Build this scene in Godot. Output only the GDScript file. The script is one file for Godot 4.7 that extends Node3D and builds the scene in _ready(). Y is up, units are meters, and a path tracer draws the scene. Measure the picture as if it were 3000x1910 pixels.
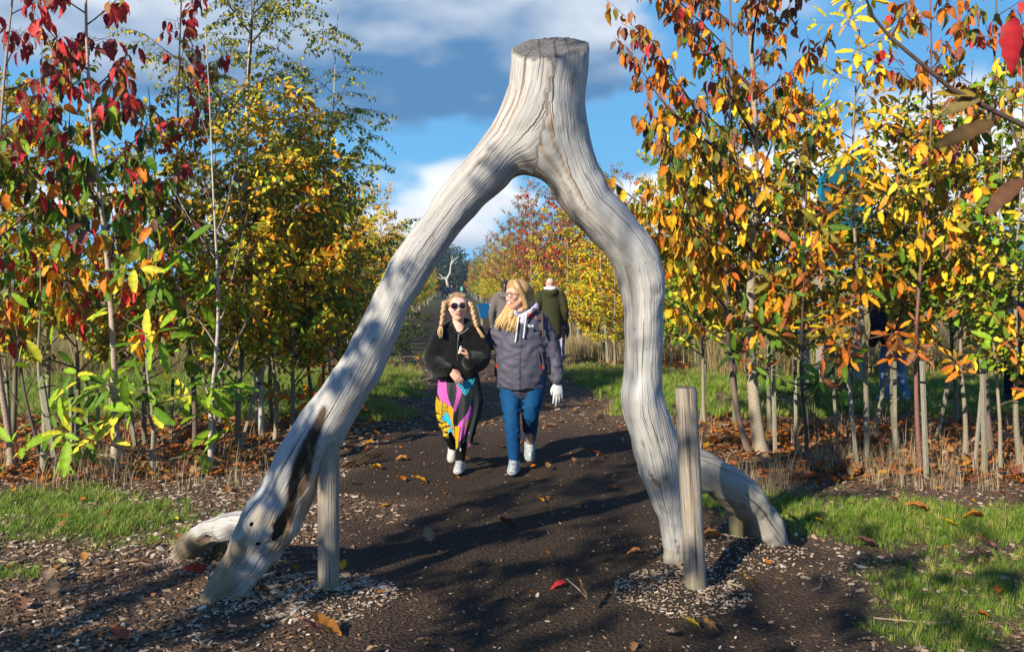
extends Node3D
# An autumn plantation walk seen through a driftwood arch. Units are metres, y is up, the camera looks along -z.

const F := 2600.0          # focal length in photograph pixels
const EYE := 1.6
const SUN_AWAY := Vector2(0.62, -0.785)   # where shadows fall on the ground, (x, z)
var rng := RandomNumberGenerator.new()
var n_fine := FastNoiseLite.new()
var n_mid := FastNoiseLite.new()
var n_big := FastNoiseLite.new()
var mats := {}
var leaf_cache := {}


func _ready() -> void:
	var cam := Camera3D.new()
	cam.name = "camera"
	cam.position = Vector3(0, EYE, 0)
	cam.near = 0.05
	cam.far = 1500.0
	cam.projection = Camera3D.PROJECTION_FRUSTUM
	cam.keep_aspect = Camera3D.KEEP_HEIGHT
	cam.size = 0.05 * 1910.0 / F
	cam.frustum_offset = Vector2(0, -0.05 * 117.0 / F)
	add_child(cam)
	cam.current = true
	n_fine.seed = 11
	n_fine.frequency = 1.0
	n_mid.seed = 12
	n_mid.frequency = 1.0
	n_mid.fractal_octaves = 3
	n_big.seed = 13
	n_big.frequency = 1.0
	n_big.fractal_octaves = 5
	var env := Environment.new()
	env.background_mode = Environment.BG_SKY
	env.tonemap_mode = Environment.TONE_MAPPER_LINEAR
	env.tonemap_exposure = 1.65
	env.sky = Sky.new()
	var sm := PanoramaSkyMaterial.new()
	sm.panorama = sky_picture()
	env.sky.sky_material = sm
	env.background_energy_multiplier = 1.0
	env.sdfgi_enabled = true
	env.ssao_enabled = true
	env.ssil_enabled = true
	env.fog_enabled = true
	env.fog_density = 0.0006
	env.fog_light_color = Color(0.75, 0.82, 0.9)
	var we := WorldEnvironment.new()
	we.name = "surroundings"
	we.environment = env
	add_child(we)
	var sun := DirectionalLight3D.new()
	sun.name = "sun"
	sun.light_energy = 1.6
	sun.light_color = Color(1.0, 0.95, 0.86)
	sun.light_angular_distance = 0.53
	sun.shadow_enabled = true
	var el := deg_to_rad(28.0)
	add_child(sun)
	sun.look_at_from_position(Vector3.ZERO, Vector3(SUN_AWAY.x * cos(el), -sin(el), SUN_AWAY.y * cos(el)), Vector3.UP)
	make_materials()
	ground()
	arch()
	posts()
	near_trees()
	shade_trees()
	stakes()
	avenue()
	far_trees()
	field_plants()
	signs()
	people()
	litter()
	chips()
	grass()
	small_things()


# ---------------------------------------------------------------- helpers
func at(px: float, py: float, d: float) -> Vector3:      # a point d metres ahead, seen there in the photograph
	return Vector3((px - 1500.0) / F * d, EYE - (py - 838.0) / F * d, -d)

func foot(px: float, d: float) -> Vector3:               # the same, standing on the ground
	var x := (px - 1500.0) / F * d
	return Vector3(x, height(x, -d), -d)

func a24(x: float, y: float, d: float) -> Vector3:
	return at(x * 1.24585, y * 1.24585, d)

func w24(w: float, d: float) -> float:
	return w * 1.24585 * 0.5 / F * d

func lin(r: float, g: float, b: float) -> Color:         # an sRGB look, 0..255, as a linear value
	return Color(r / 255.0, g / 255.0, b / 255.0).srgb_to_linear()

func put(o: Node3D, called: String, parent: Node = null) -> Node3D:
	o.name = called
	(parent if parent else self).add_child(o, true)
	return o

func tag(o: Node, label := "", category := "", group := "", kind := "") -> Node:
	if label: o.set_meta("label", label)
	if category: o.set_meta("category", category)
	if group: o.set_meta("group", group)
	if kind: o.set_meta("kind", kind)
	return o

func thing(called: String, where: Vector3, label: String, category: String, group := "") -> Node3D:
	var o := Node3D.new()
	put(o, called)
	o.position = where
	tag(o, label, category, group)
	return o

func piece(called: String, mesh: Mesh, material: Material, parent: Node = null) -> MeshInstance3D:
	var o := MeshInstance3D.new()
	o.mesh = mesh
	o.material_override = null
	if mesh.get_surface_count() and material:
		if mesh is ArrayMesh: mesh.surface_set_material(0, material)
		else: mesh.material = material
	put(o, called, parent)
	return o

func many(called: String, mesh: Mesh, spots: Array, tints: Array, parent: Node = null, kind := "stuff") -> MultiMeshInstance3D:
	var mm := MultiMesh.new()
	mm.transform_format = MultiMesh.TRANSFORM_3D
	mm.use_colors = true
	mm.mesh = mesh
	mm.instance_count = spots.size()
	for i in spots.size():
		mm.set_instance_transform(i, spots[i])
		mm.set_instance_color(i, tints[i])
	var o := MultiMeshInstance3D.new()
	o.multimesh = mm
	put(o, called, parent)
	if kind: o.set_meta("kind", kind)
	return o

# growing mesh: positions, normals, colours, indices
func pen() -> Dictionary:
	return {"v": PackedVector3Array(), "n": PackedVector3Array(), "c": PackedColorArray(), "i": PackedInt32Array(), "u": PackedVector2Array()}

func bake(m: Dictionary, material: Material = null) -> ArrayMesh:
	var out := ArrayMesh.new()
	if m.v.is_empty(): return out
	var a := []
	a.resize(Mesh.ARRAY_MAX)
	a[Mesh.ARRAY_VERTEX] = m.v
	a[Mesh.ARRAY_NORMAL] = m.n
	a[Mesh.ARRAY_COLOR] = m.c
	if m.u.size() == m.v.size(): a[Mesh.ARRAY_TEX_UV] = m.u
	a[Mesh.ARRAY_INDEX] = m.i
	out.add_surface_from_arrays(Mesh.PRIMITIVE_TRIANGLES, a)
	if material: out.surface_set_material(0, material)
	return out

func face(m: Dictionary, a: Vector3, b: Vector3, c: Vector3, col: Color) -> void:  # a, b, c counter-clockwise seen from the front
	var n := (b - a).cross(c - a).normalized()
	var k: int = m.v.size()
	m.v.append_array(PackedVector3Array([a, c, b]))
	m.n.append_array(PackedVector3Array([n, n, n]))
	m.c.append_array(PackedColorArray([col, col, col]))
	m.i.append_array(PackedInt32Array([k, k + 1, k + 2]))

func quad(m: Dictionary, a: Vector3, b: Vector3, c: Vector3, d: Vector3, col: Color) -> void:
	face(m, a, b, c, col)
	face(m, a, c, d, col)

func box(m: Dictionary, t: Transform3D, s: Vector3, col: Color, bevel := 0.0) -> void:   # centred; bevelled along its length (y)
	var x := s.x / 2; var y := s.y / 2; var z := s.z / 2; var b := bevel
	var ring := []
	if b > 0.0: ring = [Vector2(x - b, z), Vector2(x, z - b), Vector2(x, b - z), Vector2(x - b, -z), Vector2(b - x, -z), Vector2(-x, b - z), Vector2(-x, z - b), Vector2(b - x, z)]
	else: ring = [Vector2(x, z), Vector2(x, -z), Vector2(-x, -z), Vector2(-x, z)]
	var n := ring.size()
	for k in n:
		var p: Vector2 = ring[k]
		var q: Vector2 = ring[(k + 1) % n]
		quad(m, t * Vector3(p.x, -y, p.y), t * Vector3(q.x, -y, q.y), t * Vector3(q.x, y, q.y), t * Vector3(p.x, y, p.y), col)
		face(m, t * Vector3(0, y, 0), t * Vector3(p.x, y, p.y), t * Vector3(q.x, y, q.y), col)
		face(m, t * Vector3(0, -y, 0), t * Vector3(q.x, -y, q.y), t * Vector3(p.x, -y, p.y), col)

func tube(m: Dictionary, pts: PackedVector3Array, rad: PackedFloat32Array, sides: int, col: Color, wobble := 0.0, capped := true) -> void:
	var n := pts.size()
	var side := Vector3.ZERO
	var k0: int = m.v.size()
	for k in n:
		var dir := (pts[mini(k + 1, n - 1)] - pts[maxi(k - 1, 0)]).normalized()
		if k == 0: side = dir.cross(Vector3.RIGHT if absf(dir.x) < 0.8 else Vector3.FORWARD).normalized()
		side = (side - dir * side.dot(dir)).normalized()
		var up := side.cross(dir)
		var shade := 1.0 + wobble * n_fine.get_noise_3d(pts[k].x * 31.0, pts[k].y * 47.0, pts[k].z * 31.0)
		for s in sides:
			var ang := TAU * s / sides
			var nn := side * cos(ang) + up * sin(ang)
			m.v.append(pts[k] + nn * rad[k] * (1.0 + wobble * 0.25 * n_fine.get_noise_3d(pts[k].x * 20.0 + s * 7.3, pts[k].y * 9.0, pts[k].z * 20.0)))
			m.n.append(nn)
			m.c.append(Color(col.r * shade, col.g * shade, col.b * shade))
	for k in n - 1:
		for s in sides:
			var a := k0 + k * sides + s
			var b := k0 + k * sides + (s + 1) % sides
			m.i.append_array(PackedInt32Array([a, b, a + sides, b, b + sides, a + sides]))
	if capped:
		var e: int = m.v.size()
		var dir2 := (pts[n - 1] - pts[n - 2]).normalized()
		m.v.append(pts[n - 1]); m.n.append(dir2); m.c.append(col)
		for s in sides:
			m.i.append_array(PackedInt32Array([k0 + (n - 1) * sides + s, k0 + (n - 1) * sides + (s + 1) % sides, e]))

# ---------------------------------------------------------------- smooth skins over skeletons
# chains: arrays of [Vector3, radius] points, or {"p": [...], "ax": squash axis, "q": factor}. Capsules of one chain meet hard, chains blend over h.
func chain_bones(chains: Array, sub: int) -> Array:
	var bones := []
	for ci in chains.size():
		var ch = chains[ci]
		var pts: Array = ch.p if ch is Dictionary else ch
		var ax: Vector3 = ch.ax if ch is Dictionary else Vector3.ZERO
		var q: float = ch.q if ch is Dictionary else 1.0
		var n := pts.size()
		var fine := []
		for k in n:
			fine.append([pts[k][0], pts[k][1]])
			if k < n - 1 and n > 2 and sub > 1:
				var p0: Vector3 = pts[maxi(k - 1, 0)][0]; var p1: Vector3 = pts[k][0]; var p2: Vector3 = pts[k + 1][0]; var p3: Vector3 = pts[mini(k + 2, n - 1)][0]
				var r0: float = pts[maxi(k - 1, 0)][1]; var r1: float = pts[k][1]; var r2: float = pts[k + 1][1]; var r3: float = pts[mini(k + 2, n - 1)][1]
				for s in range(1, sub):
					var t := float(s) / sub
					fine.append([p1.cubic_interpolate(p2, p0, p3, t), cubic_interpolate(r1, r2, r0, r3, t)])
		if fine.size() == 1: fine.append([fine[0][0] + Vector3(0, 0.0001, 0), fine[0][1]])
		for k in fine.size() - 1:
			var a: Vector3 = fine[k][0]
			var ab: Vector3 = fine[k + 1][0] - a
			bones.append([a, ab, maxf(ab.length_squared(), 1e-9), fine[k][1], fine[k + 1][1] - fine[k][1], ci, ax, q])
	return bones

func field(p: Vector3, list: Array, h: float) -> float:
	var f := 1e9
	var cur := 1e9
	var chain := -1
	for b in list:
		if b[5] != chain:
			if cur < 1e8:
				if f > 1e8: f = cur
				else:
					var e := maxf(h - absf(f - cur), 0.0) / h
					f = minf(f, cur) - e * e * h * 0.25
			chain = b[5]
			cur = 1e9
		var w: Vector3 = p - b[0]
		var t := clampf(w.dot(b[1]) / b[2], 0.0, 1.0)
		w -= b[1] * t
		if b[7] != 1.0:
			var along := w.dot(b[6])
			w += b[6] * (along / b[7] - along)
			cur = minf(cur, (w.length() - b[3] - b[4] * t) * minf(1.0, b[7] * 1.15))
		else:
			cur = minf(cur, w.length() - b[3] - b[4] * t)
	if cur < 1e8:
		if f > 1e8: return cur
		var e2 := maxf(h - absf(f - cur), 0.0) / h
		f = minf(f, cur) - e2 * e2 * h * 0.25
	return f

func skin(m: Dictionary, chains: Array, cell: float, h: float, paint: Callable, extra = null, sub := 3, reach := 0.03, zones := []) -> void:
	var bones := chain_bones(chains, sub)
	var size := cell * 8.0
	var margin := h * 0.6 + cell * 2.0
	var blocks := {}
	for b in bones:
		var r: float = maxf(b[3], b[3] + b[4]) * maxf(1.0, b[7]) + margin
		var a: Vector3 = b[0]
		var e: Vector3 = b[0] + b[1]
		var lo := (a.min(e) - Vector3(r, r, r)) / size
		var hi := (a.max(e) + Vector3(r, r, r)) / size
		for x in range(floori(lo.x), floori(hi.x) + 1):
			for y in range(floori(lo.y), floori(hi.y) + 1):
				for z in range(floori(lo.z), floori(hi.z) + 1):
					var key := Vector3i(x, y, z)
					var c := (Vector3(key) + Vector3(0.5, 0.5, 0.5)) * size
					var w: Vector3 = c - a
					w -= b[1] * clampf(w.dot(b[1]) / b[2], 0.0, 1.0)
					if w.length() - r < size * 0.87:
						if not blocks.has(key): blocks[key] = []
						blocks[key].append(b)
	var cells := {}
	var edges := []
	var verts := PackedVector3Array()
	var g := PackedFloat32Array()
	g.resize(125)
	var half := cell * 2.0
	var slack := 0.022 if extra != null else 0.003
	for key in blocks:
		var wide: Array = blocks[key]
		var middle := (Vector3(key) + Vector3(0.5, 0.5, 0.5)) * size
		# keep only the bones that can matter inside this block
		var ds := PackedFloat32Array()
		var least := 1e9
		for b in wide:
			var w: Vector3 = middle - b[0]
			var t := clampf(w.dot(b[1]) / b[2], 0.0, 1.0)
			w -= b[1] * t
			var dd: float = w.length() - (b[3] + b[4] * t)
			ds.append(dd if b[7] == 1.0 else dd - 0.2 * (b[3] + b[4] * t))
			least = minf(least, dd if b[7] == 1.0 else dd + (1.0 - minf(b[7], 1.0)) * (b[3] + b[4] * t))
		var list := []
		var keep := least + size * 1.74 + h
		for k in wide.size():
			if ds[k] <= keep: list.append(wide[k])
		var mid := field(middle, list, h)
		var deep := false          # a zone in which the skin is cut into: look at what lies inside as well
		for zn in zones:
			if zn.grow(size).has_point(middle): deep = true
		if mid > size * 0.87 + slack or (mid < -size * 0.87 - slack and not deep): continue
		for sub_ in 8:
			var so := Vector3i(sub_ & 1, (sub_ >> 1) & 1, sub_ >> 2)
			var base := Vector3(key) * size + Vector3(so) * cell * 4.0
			var mid2 := field(base + Vector3(half, half, half), list, h)
			if mid2 > cell * 3.5 + slack or (mid2 < -cell * 3.5 - slack and not deep): continue
			for z in 5:
				for y in 5:
					var o2 := y * 5 + z * 25
					var x := 0
					while x < 5:
						var p := base + Vector3(x, y, z) * cell
						var v := field(p, list, h)
						var jump := int((absf(v) - slack) / cell)
						if extra != null and v < reach and (v > -reach or deep): v = extra.call(p, v)
						g[o2 + x] = v
						x += 1
						while jump > 1 and x < 5 and not deep:
							g[o2 + x] = v
							x += 1
							jump -= 1
			for z in 4:
				for y in 4:
					for x in 4:
						var o := x + y * 5 + z * 25
						var s := 0
						var v0 := g[o]
						if v0 < 0.0: s += 1
						if g[o + 1] < 0.0: s += 1
						if g[o + 5] < 0.0: s += 1
						if g[o + 6] < 0.0: s += 1
						if g[o + 25] < 0.0: s += 1
						if g[o + 26] < 0.0: s += 1
						if g[o + 30] < 0.0: s += 1
						if g[o + 31] < 0.0: s += 1
						if s == 0 or s == 8: continue
						var sum := Vector3.ZERO
						var cnt := 0
						for pair in EDGES:
							var fa := g[o + pair[0]]
							var fb := g[o + pair[1]]
							if (fa < 0.0) != (fb < 0.0):
								sum += pair[2].lerp(pair[3], fa / (fa - fb))
								cnt += 1
						var ck := Vector3i(key.x * 8 + so.x * 4 + x, key.y * 8 + so.y * 4 + y, key.z * 8 + so.z * 4 + z)
						cells[ck] = verts.size()
						verts.append(base + (Vector3(x, y, z) + sum / cnt) * cell)
						if (v0 < 0.0) != (g[o + 1] < 0.0): edges.append([ck, 0, v0 < 0.0])
						if (v0 < 0.0) != (g[o + 5] < 0.0): edges.append([ck, 1, v0 < 0.0])
						if (v0 < 0.0) != (g[o + 25] < 0.0): edges.append([ck, 2, v0 < 0.0])
	var k0: int = m.v.size()
	var norms := PackedVector3Array()
	norms.resize(verts.size())
	var idx := PackedInt32Array()
	for e in edges:
		var c: Vector3i = e[0]
		var u := Vector3i(0, 1, 0) if e[1] == 0 else (Vector3i(0, 0, 1) if e[1] == 1 else Vector3i(1, 0, 0))
		var w := Vector3i(0, 0, 1) if e[1] == 0 else (Vector3i(1, 0, 0) if e[1] == 1 else Vector3i(0, 1, 0))
		if not (cells.has(c - u) and cells.has(c - w) and cells.has(c - u - w)): continue
		var a: int = cells[c]
		var b2: int = cells[c - u]
		var d: int = cells[c - u - w]
		var f2: int = cells[c - w]
		if not e[2]:
			var sw := b2
			b2 = f2
			f2 = sw
		var n := (verts[d] - verts[a]).cross(verts[f2] - verts[b2])
		norms[a] += n; norms[b2] += n; norms[d] += n; norms[f2] += n
		idx.append_array(PackedInt32Array([k0 + a, k0 + d, k0 + b2, k0 + a, k0 + f2, k0 + d]))
	for k in verts.size():
		var n2 := norms[k].normalized()
		norms[k] = n2
		m.c.append(paint.call(verts[k], n2))
	m.v.append_array(verts)
	m.n.append_array(norms)
	m.i.append_array(idx)

const EDGES := [
	[0, 1, Vector3(0, 0, 0), Vector3(1, 0, 0)], [5, 6, Vector3(0, 1, 0), Vector3(1, 1, 0)], [25, 26, Vector3(0, 0, 1), Vector3(1, 0, 1)], [30, 31, Vector3(0, 1, 1), Vector3(1, 1, 1)],
	[0, 5, Vector3(0, 0, 0), Vector3(0, 1, 0)], [1, 6, Vector3(1, 0, 0), Vector3(1, 1, 0)], [25, 30, Vector3(0, 0, 1), Vector3(0, 1, 1)], [26, 31, Vector3(1, 0, 1), Vector3(1, 1, 1)],
	[0, 25, Vector3(0, 0, 0), Vector3(0, 0, 1)], [1, 26, Vector3(1, 0, 0), Vector3(1, 0, 1)], [5, 30, Vector3(0, 1, 0), Vector3(0, 1, 1)], [6, 31, Vector3(1, 1, 0), Vector3(1, 1, 1)]]

# ---------------------------------------------------------------- materials
func noise_picture(seed_: int, freq: float, size: int, octaves: int, ramp: Array, normal := 0.0, kind := FastNoiseLite.TYPE_SIMPLEX_SMOOTH) -> NoiseTexture2D:
	var t := NoiseTexture2D.new()
	t.width = size
	t.height = size
	t.seamless = true
	var n := FastNoiseLite.new()
	n.noise_type = kind
	n.seed = seed_
	n.frequency = freq
	n.fractal_octaves = octaves
	t.noise = n
	if normal > 0.0:
		t.as_normal_map = true
		t.bump_strength = normal
	elif ramp.size():
		var gr := Gradient.new()
		gr.offsets = PackedFloat32Array(ramp.map(func(x): return x[0]))
		gr.colors = PackedColorArray(ramp.map(func(x): return x[1]))
		t.color_ramp = gr
	return t

func matte(called: String, rough := 0.85, spec := 0.35) -> StandardMaterial3D:
	var s := StandardMaterial3D.new()
	s.resource_name = called
	s.vertex_color_use_as_albedo = true
	s.roughness = rough
	s.metallic_specular = spec
	mats[called] = s
	return s

func wear(s: StandardMaterial3D, tex: Texture2D, scale: Vector3, bump := 0.0, bump_tex: Texture2D = null) -> void:
	if tex: s.albedo_texture = tex
	s.uv1_triplanar = true
	s.uv1_world_triplanar = true
	s.uv1_scale = scale
	if bump > 0.0:
		s.heightmap_enabled = true
		s.heightmap_scale = bump
		s.heightmap_texture = bump_tex if bump_tex else tex

func grey(v: float) -> Color:
	return Color(v, v, v)

func make_materials() -> void:
	var speck := noise_picture(3, 0.03, 512, 5, [[0.0, grey(0.55)], [0.45, grey(0.85)], [1.0, grey(1.0)]])
	var speck_h := noise_picture(4, 0.04, 512, 5, [])
	var s := matte("ground", 0.95, 0.25)
	wear(s, speck, Vector3(1.9, 1.9, 1.9), 1.5, speck_h)
	s = matte("wood", 0.75, 0.35)
	var grain := noise_picture(5, 0.035, 512, 4, [[0.0, grey(0.76)], [0.35, grey(0.93)], [1.0, grey(1.0)]])
	var grain_h := noise_picture(6, 0.045, 512, 4, [])
	wear(s, grain, Vector3(4.0, 0.45, 4.0), 0.22, grain_h)
	s.uv1_scale = Vector3(5.5, 0.55, 1)
	s.uv1_triplanar = false
	s.uv1_world_triplanar = false
	var limb := matte("limb", 0.8, 0.3)
	var pics := limb_pictures()
	limb.albedo_texture = pics[0]
	limb.heightmap_enabled = true
	limb.heightmap_scale = 0.7
	limb.heightmap_texture = pics[1]
	s = matte("post", 0.8, 0.3)
	wear(s, grain, Vector3(5.0, 0.6, 5.0), 0.5, grain_h)
	s = matte("bark", 0.6, 0.4)
	wear(s, noise_picture(7, 0.03, 256, 4, [[0.0, grey(0.45)], [0.4, grey(0.85)], [1.0, grey(1.0)]]), Vector3(3.0, 14.0, 3.0), 0.15)
	for k in [["leaf", 0.55, 0.33], ["dull_leaf", 0.7, 0.25]]:
		s = matte(k[0], k[1], k[2])
		s.backlight_enabled = true
		s.backlight = Color(0.75, 0.75, 0.75)
	s = matte("grass", 0.5, 0.35)
	s.backlight_enabled = true
	s.backlight = Color(0.55, 0.55, 0.55)
	matte("chip", 0.9, 0.25)
	s = matte("cloth", 0.85, 0.25)
	wear(s, noise_picture(8, 0.12, 256, 3, [[0.0, grey(0.8)], [1.0, grey(1.0)]]), Vector3(9, 9, 9), 0.06)
	s = matte("shell", 0.62, 0.35)
	wear(s, noise_picture(8, 0.12, 256, 3, [[0.0, grey(0.86)], [1.0, grey(1.0)]]), Vector3(9, 9, 9), 0.04)
	s = matte("denim", 0.8, 0.25)
	wear(s, noise_picture(9, 0.2, 256, 2, [[0.0, grey(0.6)], [0.5, grey(0.85)], [1.0, grey(1.0)]]), Vector3(7, 12, 7), 0.08)
	s = matte("fur", 0.9, 0.2)
	wear(s, noise_picture(10, 0.06, 256, 4, [[0.0, grey(0.3)], [1.0, grey(1.0)]]), Vector3(10, 6, 10), 0.9)
	s.rim_enabled = true
	s.rim = 0.35
	s = matte("skin", 0.5, 0.4)
	s.subsurf_scatter_enabled = true
	s.subsurf_scatter_strength = 0.12
	s = matte("hair", 0.4, 0.5)
	matte("paint", 0.4, 0.45)
	s = matte("lens", 0.08, 0.6)
	s = StandardMaterial3D.new()
	s.transparency = BaseMaterial3D.TRANSPARENCY_ALPHA
	s.albedo_color = Color(0.95, 0.97, 1.0, 0.08)
	s.roughness = 0.03
	mats["glass"] = s
	s = matte("rubber", 0.6, 0.4)

# bare weathered timber: u once round the limb, v along 2.4 m of it
func limb_pictures() -> Array:
	var w := 640
	var h := 1280
	var tone := PackedFloat32Array()
	var deep := PackedFloat32Array()
	tone.resize(w * h)
	deep.resize(w * h)
	var fibre := FastNoiseLite.new()
	fibre.seed = 61
	fibre.frequency = 1.0
	fibre.fractal_octaves = 3
	fibre.fractal_gain = 0.65
	for j in h:
		var v := float(j) / h
		for i in w:
			var a := TAU * i / w
			var f := fibre.get_noise_3d(cos(a) * 9.0, sin(a) * 9.0, v * 6.0 + 0.3 * sin(v * 9.0 + cos(a)))
			var o := j * w + i
			tone[o] = 0.86 + 0.26 * f
			deep[o] = 0.6 + 0.4 * f
	var r := RandomNumberGenerator.new()
	r.seed = 88
	# drying cracks along the grain, some long and open
	for c in 150:
		var u := r.randf() * w
		var v := r.randf() * h
		var long := r.randf_range(20.0, 150.0) * (2.6 if c < 22 else 1.0)
		var wide := r.randf_range(0.5, 1.1) * (2.2 if c < 22 else 1.0)
		var lean := r.randf_range(-0.1, 0.1)
		for k in int(long):
			var t := k / long
			u += lean + r.randf_range(-0.45, 0.45)
			var half := wide * sin(PI * t)
			for q in range(-3, 4):
				var dark := clampf(half - absf(q) + 0.6, 0.0, 1.0)
				if dark <= 0.0: continue
				var o := posmod(int(v) + k, h) * w + posmod(int(u) + q, w)
				tone[o] = minf(tone[o], lerpf(1.0, 0.2, dark * 0.9))
				deep[o] = minf(deep[o], 0.6 - 0.6 * dark)
	# small knots and beetle holes
	for c in 60:
		var u := r.randi() % w
		var v := r.randi() % h
		var big := r.randf_range(1.0, 3.0) if c < 46 else r.randf_range(6.0, 12.0)
		for y in range(-24, 25):
			for x in range(-14, 15):
				var q := Vector2(x, y * 0.6).length() / big
				if q > 1.6: continue
				var o := posmod(v + y, h) * w + posmod(u + x, w)
				var dark := clampf(1.3 - q, 0.0, 1.0) * (0.75 if c < 46 else 0.45 + 0.3 * sin(q * 9.0))
				tone[o] *= 1.0 - dark * 0.8
				deep[o] *= 1.0 - dark * 0.6
	var pa := PackedByteArray()
	var pb := PackedByteArray()
	pa.resize(w * h * 3)
	pb.resize(w * h * 3)
	for o in w * h:
		var t := clampf(tone[o], 0.05, 1.0)
		var y := int(255.0 * pow(t, 0.4545))
		pa[o * 3] = y
		pa[o * 3 + 1] = int(y * (0.985 + 0.015 * t))
		pa[o * 3 + 2] = int(y * (0.95 + 0.05 * t))
		var z := int(255.0 * clampf(deep[o], 0.0, 1.0))
		pb[o * 3] = z; pb[o * 3 + 1] = z; pb[o * 3 + 2] = z
	return [ImageTexture.create_from_image(Image.create_from_data(w, h, false, Image.FORMAT_RGB8, pa)), ImageTexture.create_from_image(Image.create_from_data(w, h, false, Image.FORMAT_RGB8, pb))]

# ---------------------------------------------------------------- sky
func sky_picture() -> ImageTexture:
	var w := 1536
	var h := 768
	var data := PackedFloat32Array()
	data.resize(w * h * 3)
	var wisps := FastNoiseLite.new()
	wisps.seed = 42
	wisps.frequency = 1.0
	wisps.fractal_octaves = 5
	wisps.fractal_gain = 0.55
	var lumps := FastNoiseLite.new()
	lumps.seed = 7
	lumps.frequency = 1.0
	lumps.fractal_octaves = 4
	# banks of cloud: azimuth, elevation, half-widths, weight, shade (0 white .. 1 slate)
	var banks := [
		[-19.0, 16.0, 15.0, 5.0, 1.3, 0.75], [-7.0, 15.8, 9.0, 4.4, 1.35, 0.8], [0.0, 12.8, 6.0, 2.6, 1.05, 1.15], [3.5, 16.5, 7.0, 4.2, 1.3, 0.5], [-27.0, 17.0, 9.0, 4.5, 0.9, 0.1], [-8.0, 10.6, 2.6, 0.9, 0.6, 1.0], [17.0, 17.0, 5.0, 1.6, 0.55, 0.3], [26.0, 11.0, 5.0, 1.2, 0.55, 0.5],
		[27.0, 6.4, 9.0, 3.6, 1.7, 0.0], [14.0, 4.6, 9.0, 3.0, 1.7, 0.0], [-3.2, 6.0, 4.5, 1.9, 1.15, 0.0], [-4.2, 3.2, 4.5, 1.2, 0.8, 0.35], [-13.0, 3.8, 8.0, 1.6, 0.85, 0.1], [-26.0, 5.0, 7.0, 2.0, 1.0, 0.15],
		[70.0, 20.0, 22.0, 9.0, 1.2, 0.5], [115.0, 9.0, 26.0, 4.0, 1.1, 0.1], [-75.0, 22.0, 24.0, 9.0, 1.2, 0.5], [-120.0, 8.0, 24.0, 4.0, 1.1, 0.1], [165.0, 16.0, 20.0, 8.0, 1.0, 0.3], [40.0, 45.0, 24.0, 12.0, 0.9, 0.3], [-60.0, 50.0, 22.0, 12.0, 0.9, 0.3]]
	for j in h:
		var el := (0.5 - (j + 0.5) / h) * PI
		var o := j * w * 3
		if el < -0.02:
			continue
		var se := sin(el)
		var ce := cos(el)
		var eld := rad_to_deg(el)
		var t := pow(clampf(se, 0.0, 1.0), 0.6)
		var br := lerpf(0.15, 0.014, t); var bg := lerpf(0.41, 0.1, t); var bb := lerpf(0.63, 0.37, t)
		var rows := []
		for b in banks:
			var de: float = (eld - b[1]) / b[3]
			if de * de < 4.0: rows.append([b[0], 1.0 / b[2], b[4] * exp(-de * de), b[5] - clampf(de, -1.0, 1.0) * 0.3])
		for i in w:
			var az := wrapf((i + 0.5) / w * TAU, -PI, PI)
			var dx := sin(az) * ce
			var dz := -cos(az) * ce
			var azd := rad_to_deg(az)
			var cover_ := -0.5
			var shade := 0.0
			var sw := 0.02
			for b in rows:
				var da: float = azd - b[0]
				if da > 180.0: da -= 360.0
				elif da < -180.0: da += 360.0
				da *= b[1]
				if da * da < 4.0:
					var g: float = b[2] * exp(-da * da)
					cover_ += g
					shade += g * b[3]
					sw += g
			var n1 := wisps.get_noise_3d(dx * 4.2, se * 11.0, dz * 4.2)
			cover_ += n1 * 0.62
			if cover_ > -0.22:
				var n2 := lumps.get_noise_3d(dx * 9.0, se * 26.0, dz * 9.0)
				cover_ += n2 * 0.42
				var k := smoothstep(-0.06, 0.42, cover_)
				shade = clampf(shade / sw + n2 * 0.4 + n1 * 0.2, 0.0, 1.0)
				data[o] = lerpf(br, lerpf(0.62, 0.07, shade), k)
				data[o + 1] = lerpf(bg, lerpf(0.645, 0.17, shade), k)
				data[o + 2] = lerpf(bb, lerpf(0.68, 0.32, shade), k)
			else:
				data[o] = br; data[o + 1] = bg; data[o + 2] = bb
			o += 3
	for k in range(h / 2 * w * 3 + w * 12, data.size(), 3):
		data[k] = 0.16; data[k + 1] = 0.19; data[k + 2] = 0.2
	return ImageTexture.create_from_image(Image.create_from_data(w, h, false, Image.FORMAT_RGBF, data.to_byte_array()))

# ---------------------------------------------------------------- ground
func path_mid(z: float) -> float:
	return 0.55 + 0.073 * z

func height(x: float, z: float) -> float:
	var d := -z
	var t := x - path_mid(z)
	var y := 0.02 * n_mid.get_noise_2d(x * 0.6, z * 0.6) + 0.012 * n_fine.get_noise_2d(x * 2.3, z * 2.3)
	if d > 14.0 and absf(t) > 4.5:
		y += smoothstep(0.0, 14.0, d - 14.0) * smoothstep(4.5, 13.0, absf(t)) * (1.15 if t > 0 else 0.35)
	for mnd in MOUNDS:
		var q: float = (Vector2(x, z) - mnd[0]).length() / mnd[1]
		if q < 2.0: y += mnd[2] * exp(-q * q * 1.6)
	return y

const MOUNDS := [[Vector2(-0.96, -4.55), 0.34, 0.055], [Vector2(0.88, -4.62), 0.32, 0.05], [Vector2(1.2, -5.2), 0.36, 0.13], [Vector2(1.55, -5.3), 0.22, 0.05], [Vector2(-1.7, -5.2), 0.3, 0.04], [Vector2(-1.35, -4.6), 0.25, 0.02]]

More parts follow.
